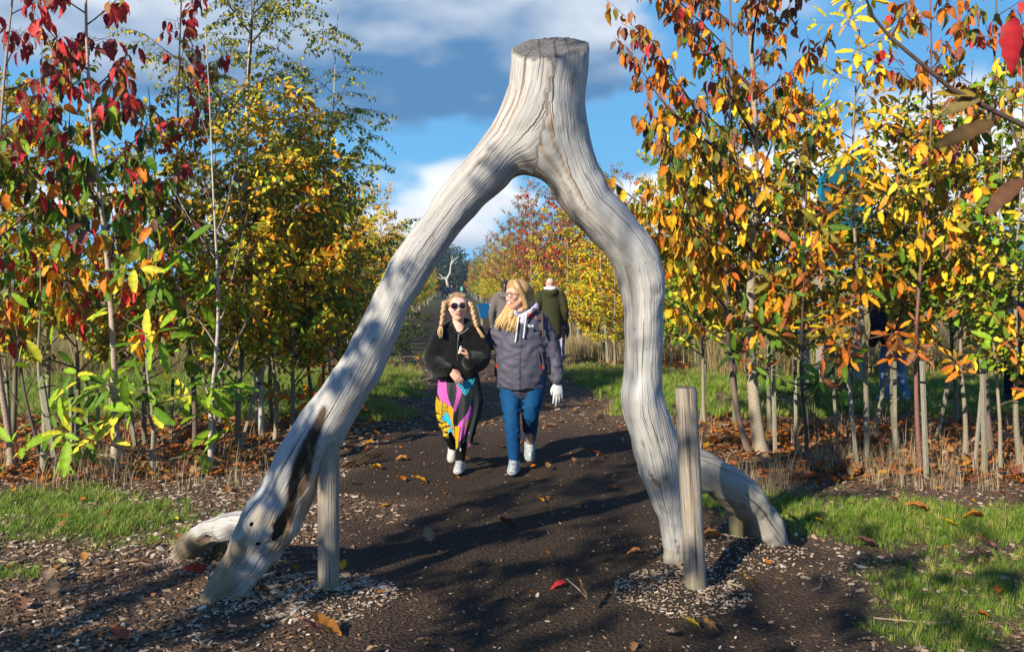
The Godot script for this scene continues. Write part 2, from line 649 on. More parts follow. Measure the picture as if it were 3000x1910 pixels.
# how much each cover lies at a spot: soil (x), mulch (y), grass (z), dead leaves (w)
func cover(x: float, z: float) -> Vector4:
	var d := -z
	var wob := n_mid.get_noise_2d(x * 0.9 + 40.0, z * 0.9) * 0.55
	var t := absf(x - path_mid(z)) + wob
	var soil := 1.0 - smoothstep(1.05, 1.9, t)
	if d > 8.5: soil *= lerpf(1.0, 0.35, smoothstep(8.5, 11.0, d))
	if d < 6.8: soil = 1.0 - smoothstep(0.9, 2.0, absf(x - 0.35) + wob * 1.2)
	var green := 0.0
	var litter_ := 0.0
	var n := n_mid.get_noise_2d(x * 1.6, z * 1.6 + 9.0)
	# cross lane behind the first blocks
	var lane := smoothstep(10.4, 11.2, d + wob) * (1.0 - smoothstep(15.6, 17.0, d + wob * 2.0)) * (smoothstep(0.95, 1.5, t) if x < path_mid(z) else smoothstep(1.4, 2.0, t))
	if x > 0: lane *= 1.0 - 0.95 * smoothstep(0.55, 0.9, 1.0 - absf(d - 12.2) * 0.9) * smoothstep(2.0, 3.0, x)
	green = maxf(green, lane * (smoothstep(-0.45, 0.0, n) if x < 0.0 else smoothstep(-0.2, 0.2, n)))
	# strips of grass beside the walk farther on
	if d > 15.0: green = maxf(green, smoothstep(1.05, 1.6, t) * (1.0 - smoothstep(2.6, 3.3, t)) * smoothstep(-0.25, 0.15, n))
	if d > 24.0: green = maxf(green, 0.8 * smoothstep(3.4, 5.0, t))
	# patches in front
	green = maxf(green, spot(x, z, -2.9, -6.0, 0.95, 0.55, wob))
	green = maxf(green, spot(x, z, -3.6, -6.4, 0.8, 0.7, wob))
	green = maxf(green, spot(x, z, -2.95, -4.95, 0.42, 0.18, wob))
	green = maxf(green, spot(x, z, -2.65, -4.25, 0.12, 0.12, wob))
	green = maxf(green, spot(x, z, 2.65, -6.2, 1.15, 0.62, wob))
	green = maxf(green, spot(x, z, 3.3, -5.9, 0.9, 0.55, wob))
	green = maxf(green, spot(x, z, 1.75, -6.6, 0.7, 0.3, wob) * 0.8)
	green = maxf(green, spot(x, z, 2.45, -4.6, 0.62, 0.5, wob))
	green = maxf(green, spot(x, z, 2.0, -4.05, 0.35, 0.22, wob))
	green = maxf(green, spot(x, z, 2.75, -5.0, 0.7, 0.35, wob) * 0.8)
	# under the trees
	if d > 6.9 and d < 11.0: litter_ = smoothstep(6.9, 7.7, d + wob) * (1.0 - smoothstep(10.3, 11.0, d)) * smoothstep(1.8, 2.5, t)
	if d > 16.5: litter_ = maxf(litter_, smoothstep(2.3, 2.8, t) * (1.0 - smoothstep(3.8, 5.0, t)) * 0.8)
	return Vector4(soil, 1.0 - soil, clampf(green, 0, 1), litter_)

func spot(x: float, z: float, cx: float, cz: float, rx: float, rz: float, wob: float) -> float:
	var q := sqrt(pow((x - cx) / rx, 2) + pow((z - cz) / rz, 2))
	return 1.0 - smoothstep(0.35, 1.35, q + wob * 0.9 + n_fine.get_noise_2d(x * 4.0, z * 4.0) * 0.25)

func steps(dense_from: float, dense_to: float, step: float, low: float, high: float) -> PackedFloat32Array:
	var out := PackedFloat32Array()
	var v := dense_from
	var s := step
	var before := []
	while v > low:
		s *= 1.13
		v -= s
		before.push_front(v)
	for b in before: out.append(b)
	v = dense_from
	while v < dense_to:
		out.append(v)
		v += step
	s = step
	while v < high:
		out.append(v)
		s *= 1.13
		v += s
	out.append(v)
	return out

func ground() -> void:
	var xs := steps(-5.0, 5.0, 0.045, -600.0, 600.0)
	var zs := steps(-11.5, -2.5, 0.045, -900.0, 300.0)
	var nx := xs.size()
	var nz := zs.size()
	var m := pen()
	m.v.resize(nx * nz); m.c.resize(nx * nz); m.n.resize(nx * nz)
	var soil := Color(0.07, 0.049, 0.035)
	var mulch := Color(0.215, 0.142, 0.09)
	var green := Color(0.09, 0.13, 0.03)
	var dry := Color(0.24, 0.18, 0.095)
	var dead := Color(0.16, 0.085, 0.04)
	var k := 0
	for j in nz:
		var z := zs[j]
		for i in nx:
			var x := xs[i]
			var d := -z
			m.v[k] = Vector3(x, height(x, z), z)
			var c := cover(x, z)
			var col := soil.lerp(mulch, c.y * (0.75 + 0.25 * n_fine.get_noise_2d(x * 3.0, z * 3.0)))
			var t := absf(x - path_mid(z))
			if d > 13.0: col = col.lerp(dry, smoothstep(4.0, 6.5, t) * smoothstep(14.0, 17.5, d))
			col = col.lerp(dead, c.w * 0.8)
			col = col.lerp(green, c.z * 0.9)
			if d > 60.0: col = col.lerp(Color(0.09, 0.1, 0.035), smoothstep(60.0, 120.0, d))
			m.c[k] = col
			k += 1
	for j in nz:
		for i in nx:
			var a: Vector3 = m.v[j * nx + maxi(i - 1, 0)]
			var b: Vector3 = m.v[j * nx + mini(i + 1, nx - 1)]
			var c2: Vector3 = m.v[maxi(j - 1, 0) * nx + i]
			var d2: Vector3 = m.v[mini(j + 1, nz - 1) * nx + i]
			m.n[j * nx + i] = (d2 - c2).cross(b - a).normalized()
	for j in nz - 1:
		for i in nx - 1:
			var o := j * nx + i
			m.i.append_array(PackedInt32Array([o, o + 1, o + nx, o + 1, o + nx + 1, o + nx]))
	tag(piece("ground", bake(m), mats.ground), "dark earth walk with wood chips, grass patches and dry field beyond", "", "", "structure")

# ---------------------------------------------------------------- the arch
func arch() -> void:
	var ch := []
	var left := [[1270, 92, 112, 4.8], [1262, 160, 112, 4.8], [1255, 215, 114, 4.8], [1238, 270, 118, 4.8], [1203, 330, 116, 4.8], [1146, 397, 116, 4.78], [1068, 485, 104, 4.75], [985, 598, 94, 4.71], [931, 692, 95, 4.68], [888, 787, 101, 4.66], [832, 888, 104, 4.65], [772, 984, 116, 4.65], [714, 1080, 128, 4.65], [672, 1160, 128, 4.66], [630, 1240, 118, 4.66], [596, 1295, 92, 4.64], [552, 1345, 66, 4.6], [505, 1400, 38, 4.57], [480, 1425, 22, 4.55]]
	var root_l := [[640, 1230, 80, 4.7], [570, 1237, 52, 4.86], [505, 1254, 48, 5.02], [452, 1280, 40, 5.12], [412, 1308, 20, 5.2], [392, 1326, 8, 5.22]]
	var right := [[1333, 100, 100, 4.8], [1326, 160, 104, 4.8], [1318, 215, 110, 4.8], [1317, 270, 116, 4.8], [1328, 340, 124, 4.82], [1352, 410, 126, 4.84], [1388, 475, 116, 4.86], [1452, 548, 110, 4.9], [1496, 612, 110, 4.92], [1512, 690, 101, 4.94], [1514, 780, 93, 4.96], [1511, 870, 93, 4.98], [1517, 960, 102, 5.0], [1538, 1040, 100, 5.02], [1552, 1110, 88, 5.03], [1568, 1190, 72, 5.03], [1582, 1260, 56, 5.03], [1586, 1318, 48, 5.03]]
	var root_r := [[1545, 1050, 80, 5.05], [1600, 1082, 88, 5.1], [1660, 1117, 92, 5.16], [1722, 1153, 86, 5.22], [1775, 1204, 80, 5.27], [1815, 1258, 70, 5.31], [1840, 1316, 58, 5.33], [1850, 1345, 54, 5.34]]
	for src in [left, root_l, right, root_r]:
		var pts := []
		for p in src: pts.append([a24(p[0], p[1], p[3]), w24(p[2], p[3]) * 0.985])
		ch.append(pts)
	ch.append([[a24(1297, 96, 4.785), w24(140, 4.8)], [a24(1290, 210, 4.785), w24(140, 4.8)], [a24(1280, 290, 4.78), w24(152, 4.8)], [a24(1272, 350, 4.77), w24(116, 4.8)]])
	# gnarled ridges and spurs of the two feet
	ch.append([[a24(620, 1200, 4.6), 0.05], [a24(578, 1262, 4.58), 0.055], [a24(540, 1335, 4.57), 0.035], [a24(512, 1392, 4.55), 0.016]])
	ch.append([[a24(660, 1240, 4.57), 0.06], [a24(640, 1300, 4.57), 0.045], [a24(600, 1352, 4.57), 0.03], [a24(575, 1385, 4.56), 0.012]])
	ch.append([[a24(560, 1228, 4.84), 0.035], [a24(500, 1238, 4.98), 0.034], [a24(458, 1266, 5.06), 0.024], [a24(425, 1305, 5.14), 0.014]])
	ch.append([[a24(1650, 1095, 5.08), 0.05], [a24(1730, 1140, 5.14), 0.045], [a24(1790, 1210, 5.2), 0.035], [a24(1815, 1270, 5.24), 0.02]])
	ch.append([[a24(1500, 940, 4.9), 0.06], [a24(1518, 1020, 4.93), 0.06], [a24(1545, 1110, 4.96), 0.04]])
	var hollow := chain_bones([[[a24(762, 965, 4.53), 0.012], [a24(726, 1045, 4.5), 0.034], [a24(708, 1110, 4.5), 0.05], [a24(698, 1180, 4.51), 0.052], [a24(672, 1226, 4.52), 0.04], [a24(632, 1268, 4.53), 0.025]]], 3)
	var groove := chain_bones([[[a24(1500, 1080, 4.9), 0.004], [a24(1572, 1180, 4.93), 0.006], [a24(1596, 1300, 4.96), 0.008]], [[a24(468, 1272, 4.99), 0.012], [a24(520, 1256, 4.93), 0.018], [a24(545, 1250, 4.92), 0.006]]], 3)
	var knots := [[a24(1540, 683, 4.84), 0.035], [a24(860, 870, 4.53), 0.02], [a24(1148, 375, 4.66), 0.03], [a24(1440, 690, 4.9), 0.02]]
	var cut_at := a24(1300, 118, 4.72)
	var cut_n := Vector3(-0.06, 0.86, 0.5).normalized()
	var fibre := func(p: Vector3) -> float:
		var w := smoothstep(0.15, 0.7, -p.x)
		var a := n_mid.get_noise_3d(p.x * 13.0, p.y * 2.2, p.z * 13.0)
		var q := (p.x * 0.8 - p.y * 0.6)
		var b := n_mid.get_noise_3d(q * 13.0, (p.x * 0.6 + p.y * 0.8) * 2.2, p.z * 13.0)
		return lerpf(a, b, w)
	var lumpy := func(p: Vector3, f: float) -> float:
		f += fibre.call(p) * 0.003 + n_mid.get_noise_3d(p.x * 3.3, p.y * 2.4, p.z * 3.3) * (0.02 + 0.022 * smoothstep(0.7, 0.3, p.y))
		for k in knots:
			var q: float = (p - k[0]).length() / k[1]
			if q < 2.5: f -= 0.012 * exp(-q * q) * cos(q * 4.0)
		if p.x < -0.8 and p.y < 1.4:
			var hd := field(p, hollow, 0.01) + n_mid.get_noise_3d(p.x * 22.0, p.y * 9.0, p.z * 22.0) * 0.012
			f = maxf(f, -hd)
		if p.y < 1.2: f = maxf(f, -field(p, groove, 0.001))
		return maxf(f, (p - cut_at).dot(cut_n) + 0.006 * n_fine.get_noise_3d(p.x * 30.0, p.y * 8.0, p.z * 30.0))
	var m := pen()
	# frames for the grain: distance along the limb and angle about it
	var frames := []
	var along := [0.0, 3.0, 0.0, 2.6]
	for ci in 4:
		var s: float = along[ci]
		var pts: Array = ch[ci]
		for k in pts.size() - 1:
			var ab: Vector3 = pts[k + 1][0] - pts[k][0]
			var dir := ab.normalized()
			var zf := (Vector3.BACK - dir * dir.z).normalized()
			frames.append([pts[k][0], ab, ab.length_squared(), pts[k][1], pts[k + 1][1], s, dir, zf, dir.cross(zf), ci])
			s += ab.length()
	var silver := Color(0.47, 0.468, 0.46)
	var paint := func(p: Vector3, n: Vector3) -> Color:
		var best := 1e9
		var fr = null
		var tt := 0.0
		for q in frames:
			var w: Vector3 = p - q[0]
			var t := clampf(w.dot(q[1]) / q[2], 0.0, 1.0)
			var e: float = (w - q[1] * t).length() / lerpf(q[3], q[4], t)
			if e < best:
				best = e; fr = q; tt = t
		var w2: Vector3 = p - fr[0] - fr[1] * tt
		var ang := atan2(w2.dot(fr[8]), w2.dot(fr[7]))
		var s2: float = fr[5] + sqrt(fr[2]) * tt
		m.u.append(Vector2(ang / TAU + 0.5 + fr[9] * 0.37, s2 / 2.4 + fr[9] * 0.23))
		var fine := n_mid.get_noise_3d(ang * 6.0, s2 * 0.9, fr[9] * 5.0)
		var broad := n_big.get_noise_3d(ang * 1.1 + 20.0, s2 * 0.8, fr[9] * 9.0)
		var col := silver * (1.0 + fine * 0.13)
		# weather stains that run with the grain
		var rust := smoothstep(0.12, 0.5, n_mid.get_noise_3d(ang * 3.2 + 9.0, s2 * 0.7 + 3.0, 4.0)) * (0.85 if s2 < 0.9 else 0.3)
		col = col.lerp(Color(0.3, 0.17, 0.075), rust * 0.8)
		var dark := smoothstep(0.1, 0.42, broad) * 0.5
		col = col.lerp(Color(0.2, 0.19, 0.18), dark * 0.6)
		var pale := smoothstep(0.25, 0.6, n_big.get_noise_3d(ang * 2.0 - 7.0, s2 * 1.7, 31.0))
		col = col.lerp(Color(0.56, 0.54, 0.5), pale * 0.5)
		if p.y < 0.62 and p.x < -0.9: col = col.lerp(Color(0.30, 0.22, 0.11), smoothstep(0.62, 0.3, p.y) * smoothstep(-0.25, 0.3, n_mid.get_noise_3d(p.x * 4.0, p.y * 4.0, p.z * 4.0)) * 0.8)
		if fr[9] == 3 or (fr[9] == 2 and p.y < 0.12): col = col.lerp(Color(0.24, 0.2, 0.13), 0.5)
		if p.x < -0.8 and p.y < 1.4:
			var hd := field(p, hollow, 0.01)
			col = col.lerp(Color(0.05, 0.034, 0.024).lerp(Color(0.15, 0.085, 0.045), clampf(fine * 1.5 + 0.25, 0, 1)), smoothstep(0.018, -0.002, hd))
		if p.y < 1.2 and field(p, groove, 0.001) < 0.006: col = col.lerp(Color(0.14, 0.08, 0.045), 0.8)
		for k in knots:
			var q2: float = (p - k[0]).length() / k[1]
			if q2 < 1.0: col = col.lerp(Color(0.1, 0.085, 0.075), (1.0 - q2) * 0.9)
		if (p - cut_at).dot(cut_n) > -0.012 and n.dot(cut_n) > 0.6:
			var ring := sin((Vector2(p.x, p.z) - Vector2(cut_at.x - 0.02, cut_at.z - 0.1)).length() * 190.0 + fine * 3.0)
			col = Color(0.19, 0.18, 0.17) * (0.85 + 0.2 * ring + 0.3 * fine)
		col.a = 1.0
		return col
	skin(m, ch, 0.0165, 0.11, paint, lumpy, 2, 0.045, [AABB(Vector3(-0.2, 2.62, -5.2), Vector3(0.8, 0.4, 0.8)), AABB(Vector3(-1.4, 0.25, -4.68), Vector3(0.55, 0.8, 0.3))])
	var root := thing("driftwood_arch", Vector3.ZERO, "huge silver-grey driftwood tree fork standing upside down as an arch over the path", "arch")
	piece("fork", bake(m), mats.limb, root)

func post(called: String, base: Vector3, top: Vector3, r: float, label: String, category: String, crack: float, col: Color, group := "") -> void:
	var root := thing(called, base, label, category, group)
	var m := pen()
	var rings := 46
	var sides := 40
	var ax := top - base
	var l := ax.length()
	var y := ax / l
	var x := y.cross(Vector3.BACK).normalized()
	var z := x.cross(y)
	for k in rings + 1:
		var t := float(k) / rings
		var hgt := lerpf(-0.15, l, t)
		for s in sides + 1:
			var a := TAU * s / sides
			var rr := r * (1.0 + 0.05 * n_mid.get_noise_3d(cos(a) * 1.2 + base.x * 5.0, hgt * 1.5, sin(a) * 1.2) + 0.02 * n_fine.get_noise_3d(cos(a) * 6.0, hgt * 6.0 + base.x * 9.0, sin(a) * 6.0))
			var da := wrapf(a - crack + 0.06 * sin(hgt * 7.0), -PI, PI)
			var split := exp(-da * da * 300.0) * smoothstep(0.0, 0.3, t)
			rr *= 1.0 - 0.16 * split
			if k == rings: rr *= 0.93
			m.v.append(y * hgt + (x * cos(a) + z * sin(a)) * rr)
			var figure := n_mid.get_noise_3d(cos(a) * 3.2 + 5.0, hgt * 5.0, sin(a) * 3.2 + base.x)
			var streak := n_mid.get_noise_3d(cos(a) * 9.0, hgt * 1.4, sin(a) * 9.0)
			var cc := col * (1.0 + 0.35 * figure + 0.25 * streak)
			cc = cc.lerp(Color(0.3, 0.19, 0.11), 0.45 * smoothstep(0.1, 0.45, figure))
			cc = cc.lerp(Color(0.13, 0.14, 0.06), 0.5 * smoothstep(0.22, 0.0, hgt))
			cc = cc.lerp(Color(0.03, 0.025, 0.02), split)
			cc.a = 1.0
			m.c.append(cc)
			m.u.append(Vector2(a / TAU + base.x, hgt / 2.4 + base.x * 3.0))
			m.n.append(x * cos(a) + z * sin(a))
	for k in rings:
		for s in sides:
			var o := k * (sides + 1) + s
			m.i.append_array(PackedInt32Array([o, o + 1, o + sides + 1, o + 1, o + sides + 2, o + sides + 1]))
	var e: int = m.v.size()
	m.v.append(y * l); m.n.append(y); m.c.append(col * 0.5); m.u.append(Vector2.ZERO)
	for s in sides + 1:
		m.v.append(y * l + (x * cos(TAU * s / sides) + z * sin(TAU * s / sides)) * r * 0.93)
		m.n.append(y)
		m.c.append(Color(0.1, 0.09, 0.08))
		m.u.append(Vector2(cos(TAU * s / sides), sin(TAU * s / sides)) * 0.1)
	for s in sides: m.i.append_array(PackedInt32Array([e, e + 1 + s, e + 2 + s]))
	piece("shaft", bake(m), mats.limb, root)

func posts() -> void:
	var col := Color(0.36, 0.32, 0.27)
	post("wooden_post", at(962, 1755, 4.55), at(962, 1290, 4.6), 0.0555, "round weathered prop post under the left limb of the driftwood arch", "post", -0.4, col, "round posts propping the driftwood arch")
	post("wooden_post", at(2040, 1745, 4.6), at(2010, 1135, 4.63), 0.056, "tall round cracked post leaning beside the right foot of the driftwood arch", "post", 1.65, col, "round posts propping the driftwood arch")
	post("wooden_stump", at(2160, 1612, 5.42), at(2158, 1490, 5.42), 0.046, "short pale round stump holding up the right root of the arch", "stump", -1.0, Color(0.3, 0.27, 0.16), "short stumps under the arch roots")
	post("wooden_stump", at(643, 1652, 5.15), at(643, 1575, 5.15), 0.042, "short mossy stump under the curled left root of the arch", "stump", -1.0, Color(0.17, 0.14, 0.05), "short stumps under the arch roots")

# ---------------------------------------------------------------- stakes, hose, planks
func stakes() -> void:
	# foot (px, depth), top (px, py), width in metres
	var list := [
		[165, 1385, 118, 1103, 0.048, "sawn square stake leaning left beside the far left chestnut"], [210, 1340, 206, 1120, 0.036, "pale square stake just left of the slim pale trunk"], [356, 1350, 316, 1120, 0.042, "square stake leaning against the red cherry trunk"],
		[255, 1310, 252, 1105, 0.034, "thin grey stake in shade behind the red cherry"], [395, 1320, 372, 1125, 0.038, "olive stake slanting right of the red cherry"], [700, 1320, 772, 1075, 0.036, "mossy stake leaning far to the right near the bare sapling"], [626, 1330, 630, 1085, 0.03, "slim stake close behind the bare white sapling"],
		[30, 1360, 12, 1085, 0.045, "dark stake at the left edge tied to a cherry stem"], [292, 1330, 282, 1140, 0.034, "narrow green-grey stake between two slim trunks"], [500, 1290, 505, 1110, 0.03, "shaded stake behind the green chestnut"],
		[2272, 1330, 2265, 1020, 0.036, "square stake right of the thick cherry trunk"], [2334, 1340, 2330, 1048, 0.036, "grey square stake beside the thin dark trunk"], [2512, 1365, 2480, 1042, 0.04, "tall grey stake leaning left in front of the yellow chestnut"], [2624, 1340, 2622, 1028, 0.038, "square stake standing before the person in the navy hoodie"],
		[2716, 1400, 2703, 1058, 0.038, "grey stake tied to the thin red-brown cherry stem"], [2888, 1394, 2880, 1054, 0.042, "broad pale stake with a knot near its top by the black hose"], [2856, 1380, 2880, 1120, 0.03, "thin slanting stake leaning against the broad pale stake"], [2055, 1245, 2068, 1060, 0.034, "stake beside the slim trunk behind the right leg of the arch"],
		[2455, 1310, 2440, 1090, 0.034, "shaded stake between two dark trunks"], [2745, 1290, 2790, 1075, 0.036, "dark stake slanting right among shaded trunks"], [2560, 1290, 2600, 1080, 0.036, "brown stake slanting behind the navy hoodie"], [1782, 1065, 1770, 926, 0.05, "thin stake beside the sapling right of the walkers"], [1698, 1040, 1692, 960, 0.05, "stubby stake in the yellow trees beyond the walkers"], [1868, 1045, 1866, 965, 0.05, "pale stake half hidden by the right leg of the arch"]]
	for s in list:
		var d: float = F * EYE / (s[1] - 838.0)
		var b := foot(s[0], d)
		var t := at(s[2], s[3], d + 0.02)
		var root := thing("tree_stake", b, s[5], "stake", "square stakes holding the young trees")
		var up := (t - b).normalized()
		var x := up.cross(Vector3.BACK).normalized()
		var turn := Basis(x, up, x.cross(up)) * Basis(Vector3.UP, rng.randf_range(-0.5, 0.5))
		var l := b.distance_to(t)
		var m := pen()
		var tone := rng.randf_range(0.8, 1.1)
		box(m, Transform3D(turn, turn.y * (l / 2 - 0.04)), Vector3(s[4] * 0.85, l + 0.08, s[4] * 0.85), Color(0.31 * tone, 0.29 * tone, 0.22 * tone), 0.003)
		piece("shaft", bake(m), mats.post, root)
		if s[3] < 1130 and d < 10.0:
			var tie := pen()
			var mid := turn.y * (l * rng.randf_range(0.8, 0.92))
			var to := mid + Vector3(rng.randf_range(-0.12, 0.12), 0.01, -rng.randf_range(0.06, 0.14))
			tube(tie, PackedVector3Array([mid + turn.z * s[4] * 0.5, mid + turn.x * s[4] * 0.5, to]), PackedFloat32Array([0.006, 0.006, 0.006]), 5, Color(0.012, 0.012, 0.013))
			box(tie, Transform3D(turn, mid), Vector3(s[4] * 0.95, 0.02, s[4] * 0.95), Color(0.012, 0.012, 0.013))
			piece("strap", bake(tie), mats.rubber, root)

func small_things() -> void:
	# planks edging the bed on the left
	for k in 3:
		var px: float = [205.0, 320.0, 420.0][k]
		var m := pen()
		var d: float = [8.35, 8.2, 8.15][k]
		box(m, Transform3D(Basis(Vector3.UP, [0.12, -0.1, -0.14][k]), Vector3.ZERO), Vector3([0.42, 0.34, 0.16][k], 0.05, 0.03), Color(0.36, 0.35, 0.26), 0.004)
		var o := piece("edging_board", bake(m), mats.post)
		o.position = foot(px, d) + Vector3(0, 0.02, 0)
		tag(o, ["pale board lying left of the slim trunks at the foot of the trees", "pale board lying just left of the red cherry stake", "short mossy board end right of the red cherry stake"][k], "board", "boards edging the tree bed")
	# black irrigation hose
	var hose := pen()
	var pts := PackedVector3Array()
	var rad := PackedFloat32Array()
	for k in 30:
		var q := at(lerpf(2740, 3350, k / 29.0), lerpf(1408, 1388, k / 29.0), 7.5)
		q.y = height(q.x, q.z) + 0.018 + 0.008 * sin(k * 0.9)
		q.z += 0.02 * sin(k * 0.6)
		pts.append(q); rad.append(0.016)
	tube(hose, pts, rad, 8, Color(0.011, 0.011, 0.013))
	tag(piece("water_hose", bake(hose), mats.rubber), "black plastic hose lying along the edge of the right tree bed", "hose")
	# heap of canes beside the walk
	var heap := thing("cane_bundle", foot(1045, 7.9), "bundle of brown canes lying on the chips behind the left leg of the arch", "canes")
	for k in 11:
		var c := pen()
		var a := Vector3(-0.1 + 0.014 * k, 0.015 + 0.012 * (k % 3), 0.16 + rng.randf_range(-0.04, 0.03))
		var b := Vector3(0.09 + 0.013 * k, 0.05 + 0.016 * (k % 4), -0.2 + rng.randf_range(-0.05, 0.05))
		tube(c, PackedVector3Array([a, a.lerp(b, 0.5) + Vector3(0, 0.006, 0), b]), PackedFloat32Array([0.007, 0.007, 0.006]), 6, Color(0.2, 0.12, 0.05) * rng.randf_range(0.6, 1.2))
		piece("cane", bake(c), mats.bark, heap)
	# twigs on the ground
	var tw := [[1660, 1700, 1720, 1755, "thin pale twig lying across the dark walk in front of the arch"], [640, 1622, 560, 1632, "pale split stick under the curled left root"], [2560, 1815, 2770, 1828, "long thin straw-coloured stalk lying on dark earth at lower right"], [2130, 1710, 2185, 1728, "short pale stick beside the chip mound at the right post"], [2380, 1735, 2410, 1708, "short grey stick on the dark earth right of the right root"]]
	for t in tw:
		var m2 := pen()
		var a2 := on_ground(t[0], t[1])
		var b2 := on_ground(t[2], t[3])
		var mid := a2.lerp(b2, 0.5) + Vector3(0.01, 0.006, 0.012)
		tube(m2, PackedVector3Array([a2 + Vector3(0, 0.008, 0), mid, b2 + Vector3(0, 0.006, 0)]), PackedFloat32Array([0.004, 0.0045, 0.003]), 6, Color(0.36, 0.29, 0.2))
		tag(piece("twig", bake(m2), mats.bark), t[4], "twig", "loose twigs on the ground")

func on_ground(px: float, py: float) -> Vector3:
	var d := F * EYE / (py - 838.0)
	for k in 3:
		var x := (px - 1500.0) / F * d
		d = F * (EYE - height(x, -d)) / (py - 838.0)
	return foot(px, d)

# ---------------------------------------------------------------- signs
func plate(m: Dictionary, c: Vector3, x: Vector3, y: Vector3, thick: float, col: Color) -> void:
	var z := x.cross(y).normalized()
	box(m, Transform3D(Basis(x.normalized(), y.normalized(), z), c), Vector3(x.length(), y.length(), thick), col, 0.004)

func lettering(text: String, size: float, col: Color, parent: Node, t: Transform3D, called := "lettering") -> MeshInstance3D:
	var tm := TextMesh.new()
	var f := SystemFont.new()
	f.font_names = PackedStringArray(["Droid Sans"])
	f.font_weight = 700
	tm.font = f
	tm.text = text
	tm.font_size = 64
	tm.pixel_size = size / 64.0
	tm.depth = 0.004
	var s := StandardMaterial3D.new()
	s.albedo_color = col.linear_to_srgb()
	s.roughness = 0.5
	tm.material = s
	var o := MeshInstance3D.new()
	o.mesh = tm
	o.transform = t
	put(o, called, parent)
	return o

func signs() -> void:
	# tall teal banner panel behind the right-hand trees
	var base := foot(2480, 14.2)
	var g := thing("entrance_sign", base, "tall teal sign panel with pale green lettering behind the yellow chestnut on the right", "sign")
	var m := pen()
	var face_x := Vector3(0.87, 0, -0.5).normalized()
	var y0 := 1.95
	# panel with a slanting top edge
	var w := 0.62
	var poly := [[-w, 0.0], [w * 0.95, 0.0], [w * 1.0, 2.05], [-w * 0.55, 1.55], [-w * 1.0, 1.35]]
	var z := face_x.cross(Vector3.UP).normalized()
	var teal := Color(0.01, 0.15, 0.235)
	for k in poly.size():
		var a: Vector3 = face_x * poly[k][0] + Vector3.UP * (y0 + poly[k][1])
		var b: Vector3 = face_x * poly[(k + 1) % poly.size()][0] + Vector3.UP * (y0 + poly[(k + 1) % poly.size()][1])
		quad(m, a + z * 0.04, a - z * 0.04, b - z * 0.04, b + z * 0.04, teal)
		var c: Vector3 = Vector3.UP * (y0 + 0.8)
		face(m, c + z * 0.04, a + z * 0.04, b + z * 0.04, teal)
		face(m, c - z * 0.04, b - z * 0.04, a - z * 0.04, teal)
	piece("panel", bake(m), mats.paint, g)
	for s in [-0.42, 0.42]:
		var pm := pen()
		box(pm, Transform3D(Basis(face_x, Vector3.UP, z), face_x * s + Vector3.UP * 1.0 - z * 0.12), Vector3(0.14, 2.3, 0.14), Color(0.28, 0.25, 0.21), 0.01)
		piece("post", bake(pm), mats.post, g)
	lettering("Wirral", 0.3, Color(0.2, 0.72, 0.5), g, Transform3D(Basis(face_x, Vector3.UP, z) * Basis(Vector3.BACK, -0.12), Vector3.UP * (y0 + 0.33) + z * 0.045))
	# small blue board lower down on a timber post
	var b2 := thing("notice_board", foot(2352, 13.0), "small blue notice board on a pale timber post behind the dark cherry trunks", "sign")
	var m2 := pen()
	plate(m2, Vector3(-0.03, 1.2, 0.07), Vector3(0.3, 0, -0.03), Vector3(0, 0.62, 0), 0.02, Color(0.0, 0.17, 0.36))
	piece("board", bake(m2), mats.paint, b2)
	var m3 := pen()
	box(m3, Transform3D(Basis.IDENTITY, Vector3(0.03, 0.55, 0)), Vector3(0.12, 1.4, 0.1), Color(0.38, 0.35, 0.3), 0.01)
	piece("post", bake(m3), mats.post, b2)
	var b4 := thing("timber_post", foot(2432, 13.4), "dark square timber post behind the small blue notice board", "post")
	var m6 := pen()
	box(m6, Transform3D(Basis.IDENTITY, Vector3(0, 0.62, 0)), Vector3(0.13, 1.5, 0.11), Color(0.16, 0.13, 0.1), 0.01)
	piece("shaft", bake(m6), mats.post, b4)
	# blue lectern sign beside the walk
	var l := thing("lectern_sign", foot(1425, 24.0), "tilted blue information lectern beside the walk behind the person in the grey coat", "sign")
	var m4 := pen()
	var lx := Vector3(0.9, 0.06, -0.43).normalized()
	var ly := Vector3(0.32, 0.75, -0.5).normalized()
	ly = (ly - lx * lx.dot(ly)).normalized()
	plate(m4, Vector3(0, 0.95, 0), lx * 0.46, ly * 0.4, 0.02, Color(0.004, 0.075, 0.2))
	piece("panel", bake(m4), mats.paint, l)
	var pz := lx.cross(ly)
	var mark := pen()
	plate(mark, Vector3(0, 0.95, 0) + pz * 0.016 + lx * 0.14 + ly * 0.08, lx * 0.05 + ly * 0.03, ly * 0.2, 0.004, Color(0.5, 0.6, 0.72))
	piece("leaf_emblem", bake(mark), mats.paint, l)
	for s in [-0.14, 0.14]:
		var leg := pen()
		box(leg, Transform3D(Basis.IDENTITY, lx * s + Vector3(0, 0.4, 0)), Vector3(0.05, 0.95, 0.05), Color(0.3, 0.28, 0.2))
		piece("leg", bake(leg), mats.post, l)
	# pale far sign
	var f2 := thing("waymark_sign", foot(1352, 80.0), "small pale teal sign on a post far down the walk", "sign")
	var m5 := pen()
	plate(m5, Vector3(0, 1.35, 0), Vector3(0.24, 0, 0), Vector3(0, 0.38, 0), 0.03, Color(0.13, 0.34, 0.36))
	piece("panel", bake(m5), mats.paint, f2)
	var m7 := pen()
	box(m7, Transform3D(Basis.IDENTITY, Vector3(0, 0.55, -0.04)), Vector3(0.06, 1.2, 0.05), Color(0.3, 0.28, 0.2))
	piece("post", bake(m7), mats.post, f2)

